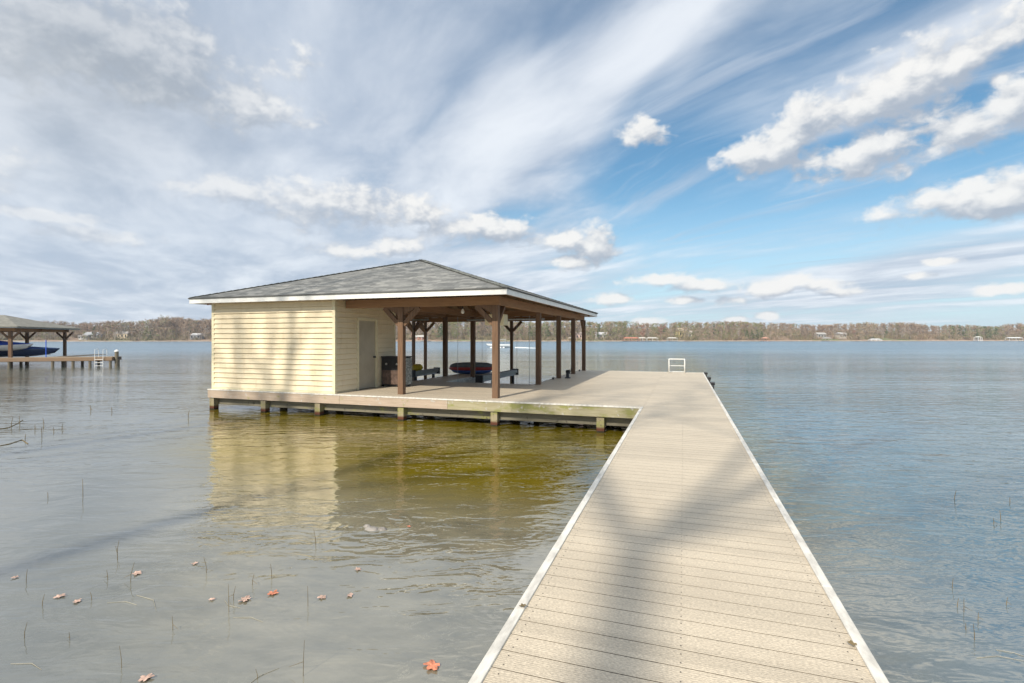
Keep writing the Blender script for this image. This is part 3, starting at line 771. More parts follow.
for x in (-1.5, .4):
    for y in (-.85, .85): MB().tube([(x,y,.75),(x,y,2.0)], .03, 6).build('canopy_pole', M['alu'], t, local=True)
MB().box(-3.05, -2.75, -.22, .22, .2, 1.0).build('outboard', M['black'], t, local=True, bevel=.05)
random.seed(8)
wk = MB()
for i in range(60):
    s_ = i/59; L_ = 3.2+s_*4.5
    P = pw(503, 122); base = cw(0, 0); u = Vector((CT, ST, 0)); vv = Vector((-ST, CT, 0))
    for sgn in (-1, 1, 0):
        c = P + u*(L_+random.uniform(-.3,.3)) + vv*(sgn*(.3+s_*.6)-s_*5+random.uniform(-.3,.3)); r = random.uniform(.07,.2)*(1-.4*s_)
        wk.lathe((c.x, c.y, -.05), [(r,0),(r*.9,.06+.08*(1-s_)),(r*.3,.10+.14*(1-s_))], 7, 1.5, 1)
for i in range(10):
    P = pw(499, 124); c = P + Vector((CT,ST,0))*random.uniform(-2.2,2.6) + Vector((-ST,CT,0))*random.choice((-1.1,1.1)); r = random.uniform(.1,.35)
    wk.lathe((c.x, c.y, -.05), [(r,0),(r*.9,.12),(r*.3,.25)], 7, 1.4, 1)
tag(wk.build('boat_wake', M['foam']), 'white churned wake foam trailing behind the speeding motorboat', 'wake', kind='stuff')

# ------------------------------------------------------------------ far shore
rng = np.random.default_rng(7)
def shore_z(px):          # distance ahead of the shoreline for a picture column
    return np.interp(px, [-900,-200,60,300,600,800,1024,1500,2200], [330,360,385,400,400,430,470,480,420])
def topline(px):          # metres above the water that the wood reaches there
    ytop = np.interp(px, [-400,60,130,180,240,430,520,600,660,720,760,820,900,960,985,1010,1060,1400],
                     [319,323,321.5,319.5,320,321,320.5,322.5,322.5,323,323.2,324.6,324,325,326.6,325.5,326,325])
    return 2.25 + (338.5-ytop)/F*shore_z(px)*1.07
ter = MB(); PX = list(range(-1000, 2400, 25)); prof = [(-14,-1.6),(-2,-.25),(1.5,.35),(8,.9),(20,1.6),(45,3.2),(80,6.5),(130,10.5),(300,14),(900,16)]
for px in PX:
    zs = float(shore_z(px)) + 4*math.sin(px*.013)+2.5*math.sin(px*.047+1)
    for i, (dz_, h) in enumerate(prof):
        q = pw(px, zs+dz_); hh = h if i < 3 else h*(1+.25*math.sin(px*.011+i))
        ter.v.append((q.x, q.y, hh))
n = len(prof)
for i in range(len(PX)-1):
    for k in range(n-1):
        a = i*n+k; ter.f.append((a, a+n, a+n+1, a+1))
def far_ground():
    m, g, b = new_mat('far_bank_ground')
    pos = g.n('ShaderNodeNewGeometry').outputs['Position']; z = g.xyz(pos)[2]
    n1 = g.noise(pos, .02, 4, .6); n2 = g.noise(pos, .25, 4, .6)
    k = g.ramp(n2, [(.3, (.20,.13,.085)), (.7, (.30,.21,.14))])
    k = g.mix(g.mr(n1, .50, .60), k, (.11,.15,.045))
    k = g.mix(g.mr(z, .75, .3), k, g.ramp(n2, [(.35, (.28,.18,.12)), (.65, (.48,.42,.33))]))
    g.link(k, b.inputs['Base Color']); b.inputs['Roughness'].default_value = 1; return m
tag(ter.build('far_bank', far_ground(), smooth=True), kind='structure')

def seg(V, Fc, p, q, r0, r1):
    d_ = q-p; L = np.linalg.norm(d_)
    if L < 1e-6: return
    d_ = d_/L; a = np.cross(d_, [.3,.9,.1]); a /= np.linalg.norm(a); b_ = np.cross(d_, a); n = len(V)
    for c, r in ((p, r0), (q, r1)):
        for k in range(3):
            t_ = 2*math.pi*k/3; V.append(tuple(c+(a*math.cos(t_)+b_*math.sin(t_))*r))
    for k in range(3): Fc.append((n+k, n+(k+1)%3, n+3+(k+1)%3, n+3+k))
def bare_tree(H, rng, twigs=230, wmul=1.0):
    """returns (trunk verts/faces, crown verts/faces) of a leafless hardwood"""
    TV, TF, CV, CF = [], [], [], []
    base = np.zeros(3); lean = rng.uniform(-.04,.04,2); mid = np.array([lean[0]*H, lean[1]*H, H*.45]); top = mid+np.array([lean[0]*H*.6, 0, H*.42])
    seg(TV, TF, base-np.array([0,0,.6]), mid, .022*H*.6, .014*H*.6); seg(TV, TF, mid, top, .014*H*.6, .004*H)
    tips = []
    for i in range(15):
        t_ = rng.uniform(.12,1.0); p = mid*(t_/.5) if t_ < .5 else mid+(top-mid)*(t_-.5)/.5
        a = rng.uniform(0, 2*math.pi); L = H*rng.uniform(.16,.36)*(1.15-.5*t_)
        q = p+np.array([math.cos(a)*L*.75, math.sin(a)*L*.75, L*.85]); seg(TV, TF, p, q, .006*H*.7, .002*H); tips.append((p, q))
    tips.append((mid, top))
    for i in range(twigs):
        p, q = tips[rng.integers(len(tips))]; c = p+(q-p)*rng.uniform(.3,1.05)
        dirv = rng.normal(0, 1, 3); dirv[2] = abs(dirv[2])*.9+.3; dirv /= np.linalg.norm(dirv)
        L = H*rng.uniform(.05,.14); e = c+dirv*L; s_ = np.cross(dirv, rng.normal(0,1,3)); s_ /= np.linalg.norm(s_); wd = H*rng.uniform(.0025,.0075)*wmul
        n = len(CV); CV += [tuple(c-s_*wd), tuple(c+s_*wd), tuple(e+s_*wd*.8), tuple(e-s_*wd*.8)]; CF.append((n,n+1,n+2,n+3))
    return TV, TF, CV, CF
def leafy_tree(H, rng, W=.38, n=420, conic=True, leaf=.035):
    TV, TF, CV, CF = [], [], [], []
    seg(TV, TF, np.array([0,0,-.6]), np.array([0,0,H*.9]), .018*H, .004*H)
    clumps = []
    for i in range(26):
        t_ = rng.uniform(.18,.97); rr = W*H*((1-t_)*.9+.08 if conic else math.sqrt(max(0,1-(2*t_-1.15)**2))*.62)
        a = rng.uniform(0, 2*math.pi); r = rr*math.sqrt(rng.uniform(.2,1)); c = np.array([math.cos(a)*r, math.sin(a)*r, t_*H]); clumps.append((c, rr*.45+.02*H))
        seg(TV, TF, np.array([0,0,t_*H*.95]), c, .004*H, .0015*H)
    for i in range(n):
        c, r = clumps[rng.integers(len(clumps))]; v_ = rng.normal(0,1,3); v_ /= np.linalg.norm(v_); c = c+v_*r*rng.uniform(.3,1)*np.array([1,1,.6])
        a = rng.normal(0,1,3); a /= np.linalg.norm(a); b_ = np.cross(a, rng.normal(0,1,3)); b_ /= np.linalg.norm(b_); s_ = H*leaf*rng.uniform(.5,1.2)
        n_ = len(CV); CV += [tuple(c-a*s_), tuple(c+b_*s_*.6), tuple(c+a*s_), tuple(c-b_*s_*.6)]; CF.append((n_,n_+1,n_+2,n_+3))
    return TV, TF, CV, CF
def twig_mat(name, cols, scale=.03):
    m, g, b = new_mat(name)
    pos = g.n('ShaderNodeNewGeometry').outputs['Position']
    n1 = g.noise(pos, scale, 3, .6); n2 = g.noise(pos, scale*12, 2, .5)
    k = g.ramp(g.math('MULTIPLY_ADD', n2, .35, g.math('MULTIPLY', n1, .75)), [(.33+.34*i/(len(cols)-1), c) for i, c in enumerate(cols)])
    g.link(k, b.inputs['Base Color']); b.inputs['Roughness'].default_value = .9; b.inputs['Specular IOR Level'].default_value = .1; return m
M['bark'] = plain('grey_bark', (.34,.29,.24), .9, .3, 1)
M['twig'] = twig_mat('bare_twigs', [(.33,.25,.16),(.36,.24,.165),(.27,.21,.16),(.37,.27,.19),(.30,.27,.175)])
M['twiggrey'] = twig_mat('pale_twigs', [(.36,.31,.26),(.30,.25,.21)])
M['twigred'] = twig_mat('budding_red_twigs', [(.36,.17,.13),(.32,.2,.16)])
M['brush'] = twig_mat('brown_undergrowth', [(.22,.15,.10),(.30,.22,.15),(.20,.18,.10),(.33,.25,.19)])
M['bud'] = twig_mat('spring_green_leaves', [(.25,.25,.11),(.19,.20,.09)])
M['pine'] = twig_mat('pine_needles', [(.07,.105,.045),(.11,.14,.055)], .2)

def ground_h(px, zc):
    zs = float(shore_z(px)) + 4*math.sin(px*.013)+2.5*math.sin(px*.047+1); dd = zc-zs
    xs_ = [p_[0] for p_ in prof]; hs = [h if i < 3 else h*(1+.25*math.sin(px*.011+i)) for i, (_, h) in enumerate(prof)]
    return float(np.interp(dd, xs_, hs)), zs
# the wood as one mass: rows behind the first line of trees
def wood_mass(name, mat, specs, label):
    AV, AF = [], []; cnt = 0
    for (V, Fc, pos, s_, rz_) in specs:
        V = np.array(V); c, sn = math.cos(rz_), math.sin(rz_)
        R_ = np.array([[c,-sn,0],[sn,c,0],[0,0,1]]); V = (V@R_.T)*s_+np.array(pos); AV.append(V); AF.append(np.array([f for f in Fc])+cnt); cnt += len(V)
    V = np.vstack(AV); Fa = np.vstack(AF); me = bpy.data.meshes.new(name)
    me.vertices.add(len(V)); me.vertices.foreach_set('co', V.astype(np.float32).ravel())
    me.loops.add(Fa.size); me.loops.foreach_set('vertex_index', Fa.astype(np.int32).ravel())
    me.polygons.add(len(Fa)); me.polygons.foreach_set('loop_start', np.arange(0, Fa.size, 4, dtype=np.int32))
    me.update(); me.validate(); me.materials.append(mat)
    o = bpy.data.objects.new(name, me); col.objects.link(o); return tag(o, label, kind='stuff')
protoB = [bare_tree(10, rng, 210, 1.5) for _ in range(6)]
protoL = [leafy_tree(10, rng, .36, 330, False, .03) for _ in range(3)]
protoP = [leafy_tree(10, rng, .26, 420, True, .036) for _ in range(3)]
crownS, trunkS, budS, pineS = [], [], [], []
rr = random.Random(21)
for i in range(2600):
    px = rr.uniform(-260, 1300)
    row = rr.random()**.8; zc = float(shore_z(px)) + 18 + row*120
    g0, zs = ground_h(px, zc)
    limit = topline(px*1.0)
    # height so that crowns reach the wood's skyline seen from the lake
    H = (limit-2.25)*zc/float(shore_z(px)) + 2.25 - g0; H *= rr.uniform(.76, 1.0)*(1+.07*math.sin(px*.045)+.05*math.sin(px*.11+2))
    H = max(6, H); P = pw(px, zc, g0)
    pb = rr.random()
    greenish = (60 < px < 130 and pb < .1) or (430 < px < 640 and pb < .38) or (650 < px < 770 and pb < .40) or (940 < px < 1000 and pb < .3) or pb < .05
    pinep = (950 < px < 1000 and pb > .8) or (440 < px < 600 and pb > .90) or pb > .975
    if pinep: T_ = rr.choice(protoP); pineS.append((T_[2], T_[3], P, H/10, rr.uniform(0,6))); trunkS.append((T_[0], T_[1], P, H/10, 0))
    elif greenish: T_ = rr.choice(protoL); budS.append((T_[2], T_[3], P, H/10, rr.uniform(0,6))); trunkS.append((T_[0], T_[1], P, H/10, 0))
    else:
        T_ = rr.choice(protoB); a = rr.uniform(0,6); crownS.append((T_[2], T_[3], P, H/10, a)); trunkS.append((T_[0], T_[1], P, H/10, a))
# undergrowth beneath the trees
brushT = []
for _ in range(5):
    CV, CF = [], []
    for i in range(70):
        a = rng.uniform(0, 2*math.pi); r0 = rng.uniform(0,3.5); c = np.array([math.cos(a)*r0, math.sin(a)*r0, rng.uniform(-.3,.5)*1.0])
        d_ = rng.normal(0,.45,3); d_[2] = 1; L = rng.uniform(1.5,4.5); e = c+d_*L*.6; s_ = np.cross(d_, rng.normal(0,1,3)); s_ /= np.linalg.norm(s_); wd = rng.uniform(.06,.17)
        n = len(CV); CV += [tuple(c-s_*wd), tuple(c+s_*wd), tuple(e+s_*wd*.6), tuple(e-s_*wd*.6)]; CF.append((n,n+1,n+2,n+3))
    brushT.append((CV, CF))
brushS = []
for i in range(2600):
    px = rr.uniform(-260, 1300); zc = float(shore_z(px)) + 9 + rr.random()**1.3*120
    if (62 < px < 128 or 815 < px < 850) and zc < float(shore_z(px))+45 and rr.random() < .75: continue
    g0, zs = ground_h(px, zc); P = pw(px, zc, g0); T_ = rr.choice(brushT); brushS.append((T_[0], T_[1], P, rr.uniform(.7,1.5), rr.uniform(0,6)))
wood_mass('far_undergrowth', M['brush'], brushS, 'brown undergrowth beneath the far wood')
wood_mass('far_wood', M['twig'], crownS, 'leafless brown wood covering the far shore')
wood_mass('far_wood_trunks', M['bark'], trunkS, 'grey trunks inside the leafless far wood')
wood_mass('far_green_wood', M['bud'], budS, 'spring green trees mixed through the far wood')
wood_mass('far_pine_wood', M['pine'], pineS, 'dark pines mixed through the far wood')
# front line of single trees
def proto_tree(name, T_, cm, s=1.0):
    t = empty(name, (0,0,0))
    for nm, V, Fc, m in (('trunk', T_[0], T_[1], M['bark']), ('crown', T_[2], T_[3], cm)):
        b_ = MB(); b_.v = [tuple(p) for p in V]; b_.f = [tuple(f) for f in Fc]; b_.build(nm, m, t, local=True)
    return t
used = {}
def put_tree(kind, px, dz_, H, label, group):
    k, idx, cm = kind; src = {'B': protoB, 'L': protoL, 'P': protoP}[k][idx]
    key = (k, idx, cm); zc = float(shore_z(px))+dz_; g0, zs = ground_h(px, zc); zc = zs+dz_; g0 = ground_h(px, zc)[0]; P = pw(px, zc, g0)
    if key not in used: used[key] = t = proto_tree({'B':'bare_tree','L':'budding_tree','P':'pine_tree'}[k], src, M[cm])
    else: t = copy_tree(used[key])
    t.location = P; t.rotation_euler[2] = rr.uniform(0,6); t.scale = (H/10*rr.uniform(.9,1.15),)*2 + (H/10,)
    tag(t, label, 'tree', group)
for i in range(110):
    px = -20 + i*9.6 + rr.uniform(-4,4)
    g0, zs = ground_h(px, float(shore_z(px))+10); H = (topline(px)-g0)*rr.uniform(.6,.92)
    cm = 'twiggrey' if rr.random() < .3 else ('twigred' if (640 < px < 680 or rr.random() < .06) else 'twig')
    lab, gp = {'twig': ('leafless brown tree in the front row of the far shore', 'brown trees on the far shore'), 'twiggrey': ('pale grey leafless tree in the front row of the far shore', 'pale grey trees on the far shore'),
           'twigred': ('reddish budding tree in the front row of the far shore', 'reddish trees on the far shore')}[cm]
    put_tree(('B', rr.randrange(6), cm), px, rr.uniform(7,16), H, lab, gp)
for px, H in ((44,8),(85,7),(455,12),(470,11),(520,12),(545,13),(592,11),(605,12),(615,11),(690,7),(697,8),(705,7),(716,7),(725,8),(735,7),(980,11),(968,9),(172,10)):
    put_tree(('L', rr.randrange(3), 'bud'), px, rr.uniform(5,9), H, 'spring green tree low on the far shore', 'green trees on the far shore')
for px, H in ((440,13),(530,12),(747,9),(752,10),(757,9.5),(762,8),(976,11),(990,12),(866,4),(873,4),(150,8),(598,8)):
    put_tree(('P', rr.randrange(3), 'pine'), px, rr.uniform(5,9), H, 'dark evergreen tree low on the far shore', 'evergreens on the far shore')
# houses and boat docks along the far shore
M['glass'] = plain('dark_window_glass', (.03,.04,.05), .15, .1)
def house(px, dz_, W, H, rh, wall, roofc, label, base=0.0, gable=True, nwin=3):
    zc = float(shore_z(px)) + dz_; g0, zs = ground_h(px, zc); zc = zs+dz_; g0 = ground_h(px, zc)[0]+base; P = pw(px, zc, g0)
    t = empty('house', P, TH+D2R(rr.uniform(-12,12))); tag(t, label, 'house')
    wm = plain('far_wall', wall, .8, .08); rm = plain('far_roof', roofc, .85, .12); D_ = W*.7
    MB().box(-W/2, W/2, -D_/2, D_/2, -1.0, H).build('wall', wm, t, local=True)
    b_ = MB(); o_ = .5
    if gable: b_.add([(-W/2-o_,-D_/2-o_,H-.1),(W/2+o_,-D_/2-o_,H-.1),(W/2+o_,D_/2+o_,H-.1),(-W/2-o_,D_/2+o_,H-.1),(-W/2-o_,0,H+rh),(W/2+o_,0,H+rh)], [(0,1,5,4),(2,3,4,5),(0,4,3),(1,2,5),(0,3,2,1)])
    else: b_.add([(-W/2-o_,-D_/2-o_,H-.1),(W/2+o_,-D_/2-o_,H-.1),(W/2+o_,D_/2+o_,H-.1),(-W/2-o_,D_/2+o_,H-.1),(-W/5,0,H+rh),(W/5,0,H+rh)], [(0,1,5,4),(2,3,4,5),(0,4,3),(1,2,5),(0,3,2,1)])
    b_.build('roof', rm, t, local=True)
    for i in range(nwin):
        x = -W/2 + W*(i+.5)/nwin
        MB().box(x-.5, x+.5, -D_/2-.06, -D_/2+.05, H*.4, H*.8).build('window', M['glass'], t, local=True)
def open_dock(px, dz_, W, wallc, roofc, label, H=2.4):
    zc = float(shore_z(px)); _, zs = ground_h(px, zc); P = pw(px, zs+dz_, 0)
    t = empty('boat_dock', P, TH+D2R(rr.uniform(-6,6))); tag(t, label, 'boat dock')
    rm = plain('dock_roof', roofc, .8, .08); wm = plain('dock_wood', wallc, .8, .1)
    MB().box(-W/2-.5, W/2+.5, -2.5, 2.5, .45, .62).build('decking', wm, t, local=True)
    b_ = MB(); b_.add([(-W/2,-2.4,H),(W/2,-2.4,H),(W/2,2.4,H),(-W/2,2.4,H),(-W/2+1.5,0,H+.9),(W/2-1.5,0,H+.9)], [(0,1,5,4),(2,3,4,5),(0,4,3),(1,2,5),(0,3,2,1)]); b_.build('roof', rm, t, local=True)
    for x in (-W/2+.3, 0, W/2-.3):
        for y in (-2.1, 2.1): MB().box(x-.12, x+.12, y-.12, y+.12, -.8, H).build('post', wm, t, local=True)
cream = (.52,.44,.31); wht = (.50,.49,.46); gry = (.33,.32,.31)
house(125, 26, 9, 4.6, 1.8, cream, (.3,.28,.26), 'cream house with a brown roof on the far left shore')
house(119, 34, 6, 4.2, 1.6, wht, gry, 'white house just left of the cream one on the far left shore')
house(93, 28, 10, 3.6, 2.2, gry, (.33,.34,.36), 'long grey house behind the lawn on the far left shore')
house(84, 22, 6, 2.6, 1.2, wht, gry, 'small pale cottage left of the long grey house')
house(197, 20, 8, 3.4, 1.6, gry, (.5,.5,.5), 'grey house in the trees beside the shed corner')
open_dock(422, -4, 9, (.45,.44,.4), (.48,.46,.42), 'white roofed boat dock across the lake seen between two brown posts', 3.6)
house(420, 12, 8, 2.2, 1.4, (.50,.22,.17), wht, 'low red boathouse with white roof seen between two brown posts')
house(580, 22, 7, 4.4, 1.8, (.68,.48,.42), (.4,.33,.3), 'pinkish house across the lake between the last right posts')
house(601, 24, 9, 4.2, 2.0, gry, (.45,.45,.47), 'grey house right of the boathouse roof tip')
open_dock(631, -3, 12, (.35,.2,.15), (.46,.18,.12), 'boat dock with a brick red roof across the lake')
open_dock(642, -3, 7, gry, (.52,.48,.42), 'boat dock with a tan roof right of the red one')
open_dock(652, -3, 9, (.45,.44,.4), (.48,.46,.42), 'boat dock with a pale roof, second right of the red one')
house(682, 30, 9, 7.0, 2.6, (.58,.46,.24), (.38,.30,.22), 'tall yellow house on the rise above the lake')
house(687, 34, 7, 5.0, 1.8, (.62,.56,.45), (.4,.35,.3), 'tan house wing right of the tall yellow house')
open_dock(672, -3, 8, (.45,.44,.4), (.48,.46,.42), 'boat dock with a cream roof below the yellow house')
open_dock(765, -4, 5, (.4,.2,.15), (.55,.28,.2), 'small red roofed boat dock beside the dark evergreens')
house(820, 26, 8, 3.8, 1.6, gry, (.38,.37,.35), 'pale roofed house across the lake, left of two near the right shore')
house(841, 28, 7, 3.8, 1.6, (.40,.37,.31), (.35,.34,.33), 'tan walled house across the lake, right of two near the right shore')
open_dock(827, -4, 6, (.35,.3,.25), (.3,.3,.3), 'dark boat dock below the pale roofed house')
open_dock(875, -4, 9, (.7,.7,.7), (.55,.56,.57), 'low white boat dock on the right shore', 1.3)
open_dock(978, -4, 4, (.8,.8,.8), (.6,.6,.56), 'boat dock with two white posts on the right shore', 3.4)
open_dock(1014, -5, 12, (.5,.5,.5), (.6,.61,.62), 'long white roofed boat dock at the right end of the far shore', 2.6)
open_dock(572, -3, 7, (.4,.3,.2), (.3,.26,.22), 'brown boat dock across the lake behind the right posts')

# ------------------------------------------------------------------ near bank and the tall bare trees behind the viewpoint, which shade pier and shed
bk = MB(); BX = [-80,-40,-20,-8,0,8,20,40,80]; prof2 = [(-2.9,-.5),(-3.6,.35),(-6,.8),(-14,1.3),(-40,3.5),(-90,6)]
for x in BX:
    for y, h in prof2: bk.v.append((x, y-abs(x)*.02, h))
n = len(prof2)
for i in range(len(BX)-1):
    for k in range(n-1):
        a = i*n+k; bk.f.append((a, a+1, a+n+1, a+n))
tag(bk.build('near_bank', plain('near_bank_grass', (.12,.12,.055), 1, .3, 1.5), smooth=True), kind='structure')
def shade_tree(name, path, rads, limbs, seed, label, depth=3):
    r_ = random.Random(seed); t = empty(name, path[0]); tag(t, label, 'tree', 'bare trees on the near bank')
    MB().tube(path, rads, 10).build('trunk', M['bark'], t, smooth=True)
    cr = MB()
    def grow(p, d_, L, r, lev):
        pts = [Vector(p)]; dd = Vector(d_).normalized(); n = 4
        for i in range(n):
            dd = (dd + Vector((r_.uniform(-.16,.16), r_.uniform(-.16,.16), r_.uniform(-.04,.14)))).normalized(); pts.append(pts[-1]+dd*L/n)
        cr.tube(pts, [r*(1-.62*i/n) for i in range(n+1)], 6 if lev < 2 else 4, cap=False)
        if lev < depth:
            for k in range(4 if lev < 2 else 3):
                i = r_.randrange(1, n+1); ax = Vector((r_.uniform(-1,1), r_.uniform(-1,1), r_.uniform(-.2,.8))).normalized()
                grow(pts[i], (dd + ax*.85), L*r_.uniform(.45,.68), r*.45, lev+1)
    for p, d_, L, r in limbs: grow(p, d_, L, r, 0)
    cr.build('crown', M['bark'], t, smooth=True)
def back(a, dd, z, Y):    # tree point at depth Y whose shadow falls on (a, dd, z)
    L = (dd - Y)/math.cos(SUN_AZ); return Vector((a - L*math.sin(SUN_AZ), Y, z + L*math.tan(SUN_EL)))
Y1 = -13
f0 = back(-.30, 2.2, DZ, Y1); f1 = back(-.34, 3.9, DZ, Y1)
fl = back(-1.0, 6.2, DZ, Y1); frr = back(.75, 6.2, DZ, Y1); fl2 = back(-.6, 9.5, DZ, Y1); fr2 = back(1.6, 9.5, DZ, Y1)
shade_tree('hardwood_tree', [(f0.x+.3,Y1,.6),(f0.x+.15,Y1,6),f0,f1], [.34,.28,.20,.17],
           [(f1, fl-f1, 7, .14), (f1, frr-f1, 7.5, .15), (f1, Vector((-.5,-.2,1)), 6, .06), (f1, Vector((.9,-.2,1)), 7, .07), (f1, Vector((.05,-.1,1)), 9, .11)], 3,
           'tall forked leafless tree on the bank behind the viewpoint, shading the pier')
Y2 = -13
for k, (a, seed, dx, rad) in enumerate(((-11.15, 5, .5, .17), (-11.95, 9, -.3, .10), (-13.2, 14, -.8, .09), (-10.1, 17, .9, .07))):
    p0 = back(a-.15, 12.2, DZ-.5, Y2-k*.8); p1 = back(a+.12, 12.2, DZ+2.6, Y2-k*.8)
    shade_tree('hardwood_tree', [(p0.x-dx,Y2-k*.8,.8),(p0.x-dx*.4,Y2-k*.8,9),p0,p1], [rad*1.7,rad*1.3,rad,rad*.85],
               [(p1, Vector((.1,0,1)), 5, rad*.7), (p0, Vector((-1,.2,1.4)), 5, rad*.6), (p0.lerp(p1,.4), Vector((.8,.1,1.5)), 5, rad*.6), (p0.lerp(p1,-.6), Vector((-.8,.1,1.3)), 4.5, rad*.55)], seed,
               ['slender leafless tree on the near bank, thickest of those shading the shed', 'slender leafless tree on the near bank, second from the thick one shading the shed',
                'thin leafless tree on the near bank, leftmost of those shading the shed', 'thin leafless tree on the near bank, rightmost of those shading the shed'][k], depth=2)
p0 = back(-4.5, 14, DZ, -15); p1 = back(-3.0, 20, DZ, -15)
shade_tree('hardwood_tree', [(p0.x,-15,1.2),(p0.x+.2,-15,10),(p0.x+.2,-15,p0.z-4)], [.30,.22,.12],
           [(Vector((p0.x+.2,-15,p0.z-4)), Vector((.35,0,1)), 8, .10), (Vector((p0.x+.2,-15,p0.z-6)), Vector((1,0,1)), 7, .10), (Vector((p0.x+.2,-15,p0.z-7)), Vector((1.0,0,.75)), 7, .08)], 27,
           'broad leafless tree on the near bank, shading the far end of the pier')

# ------------------------------------------------------------------ air
if HAZE:
    hm = bpy.data.materials.new('haze_air'); hm.use_nodes = True; nt = hm.node_tree; nt.nodes.clear()
    pv = nt.nodes.new('ShaderNodeVolumePrincipled'); pv.inputs['Color'].default_value = (.75,.84,1,1); pv.inputs['Density'].default_value = HAZE
    ou = nt.nodes.new('ShaderNodeOutputMaterial'); nt.links.new(pv.outputs[0], ou.inputs['Volume'])
    tag(MB().box(-5000, 5000, -400, 5000, -4, 40).build('haze', hm), 'faint blue haze over the lake', kind='stuff')
# ------------------------------------------------------------------ sky
world = bpy.data.worlds.new('World'); scene.world = world; world.use_nodes = True
g = NT(world.node_tree); bg = world.node_tree.nodes['Background']; wo = world.node_tree.nodes['World Output']
sky = g.n('ShaderNodeTexSky', sky_type='NISHITA'); sky.sun_disc = False
sky.sun_elevation = SUN_EL
sun_dir = Vector((-math.sin(SUN_AZ)*math.cos(SUN_EL), -math.cos(SUN_AZ)*math.cos(SUN_EL), math.sin(SUN_EL)))   # towards the sun
sky.sun_rotation = math.atan2(sun_dir.x, sun_dir.y)
sky.air_density = 1.0; sky.dust_density = .6; sky.ozone_density = 1.6
SKY_STR = .102
co = g.n('ShaderNodeTexCoord').outputs['Generated']
vr = g.n('ShaderNodeVectorRotate', rotation_type='Z_AXIS'); g.link(co, vr.inputs['Vector']); vr.inputs['Angle'].default_value = -TH
dirn = vr.outputs[0]
dx, dy, dz = g.xyz(dirn)
az = g.math('ARCTAN2', dx, dy); el = g.math('ARCSINE', dz)
ae = g.comb(az, el, 0.0)
def AE(px, py):
    a = math.atan((px-512)/F); return a, math.atan((338.5-py)/F*math.cos(a))
# layer of high cloud: position on a flat sheet overhead, grain running along one compass direction
zz = g.math('ADD', g.math('MAXIMUM', dz, 0.0), .06)
flat = g.comb(g.math('DIVIDE', dx, zz), g.math('DIVIDE', dy, zz), 0.0)
VA = math.atan((230-512)/F)          # streak direction
fl_ = g.n('ShaderNodeVectorRotate', rotation_type='Z_AXIS'); g.link(flat, fl_.inputs['Vector']); fl_.inputs['Angle'].default_value = VA
warp = g.noise(fl_.outputs[0], .5, 3, .5, color=True)
fv = g.vmath('ADD', fl_.outputs[0], g.vmath('SCALE', g.vmath('SUBTRACT', warp, (.5,.5,.5)), .9))
c1 = g.noise(g.mapping(fv, (1.0,.24,1)), .95, 6, .56)
c2 = g.noise(g.mapping(fv, (1.6,.7,1), (0,0,.25)), 1.3, 7, .58)
cir = g.math('ADD', g.math('MULTIPLY', c1, .66), g.math('MULTIPLY', c2, .34))
# how much high cloud there is in each part of the sky
def blob(px, py, rx, ry, rot=0, vec=None):
    a, e = AE(px, py); sx = 1/ (rx/F*math.cos(a)**2); sy = 1/(ry/F*math.cos(a))
    m_ = g.n('ShaderNodeMapping', vector_type='POINT'); 
    v_ = g.vmath('SUBTRACT', vec if vec is not None else ae, (a, e, 0))
    if rot:
        r_ = g.n('ShaderNodeVectorRotate', rotation_type='Z_AXIS'); g.link(v_, r_.inputs['Vector']); r_.inputs['Angle'].default_value = D2R(-rot); v_ = r_.outputs[0]
    g.t.nodes.remove(m_)
    return g.vmath('LENGTH', g.vmath('MULTIPLY', v_, (sx, sy, 0)), out=1)
def soft(px, py, rx, ry, rot=0, amt=1.0):
    return g.mr(blob(px, py, rx, ry, rot), 0.0, 1.0, amt, 0.0)
cov = g.mr(az, -.15, .45, .26, .03)                    # thicker to the left
for args in ((620,60,330,60,28,.30), (90,110,420,190,0,.18), (500,120,90,60,55,.26), (250,60,260,90,0,.12),
             (920,60,230,50,24,.16), (860,285,340,50,6,.22), (250,285,400,45,0,.16), (960,255,200,30,10,.10),
             (650,165,120,60,15,-.22), (700,225,190,45,8,-.12), (640,95,60,22,30,-.12), (990,120,110,55,20,-.24), (510,215,90,26,0,-.10), (800,262,150,14,8,-.08), (330,175,120,16,0,-.05)):
    cov = g.math('ADD', cov, soft(*args))
veil = g.mr(g.math('ADD', cir, cov), .43, .78)
c3 = g.noise(g.mapping(fv, (2.6,.40,1), (0,0,-.12)), 1.5, 7, .60, .4)
wisp = g.math('MULTIPLY', g.mr(c3, .46, .74), .62)
veil = g.math('MAXIMUM', veil, wisp)
veil = g.math('MULTIPLY', veil, g.mr(dz, -.01, .03, .6, 1.0))
veil_tone = g.mr(g.math('ADD', g.math('MULTIPLY_ADD', c2, .6, g.math('MULTIPLY', c1, .6)), g.math('ADD', soft(500,110,110,70,55,.16), soft(640,50,260,50,28,.14))), .44, .80)
veil_col = g.mix(veil_tone, (.30,.36,.455), (.63,.66,.70))
over = g.mr(el, .56, .78)                                # unseen overhead cloud, brightened to add fill and water reflection
veil_col = g.mix(g.math('MULTIPLY', over, .8), veil_col, (.93,.93,.92))
veil_col = g.mix(soft(60,70,360,170,0,.75), veil_col, g.mix(g.mr(c2, .35, .65), (.27,.295,.33), (.47,.49,.52)))
lefty = g.mr(az, .1, -.6)
veil_col = g.mix(g.math('MULTIPLY', lefty, .25), veil_col, (.45,.50,.57))
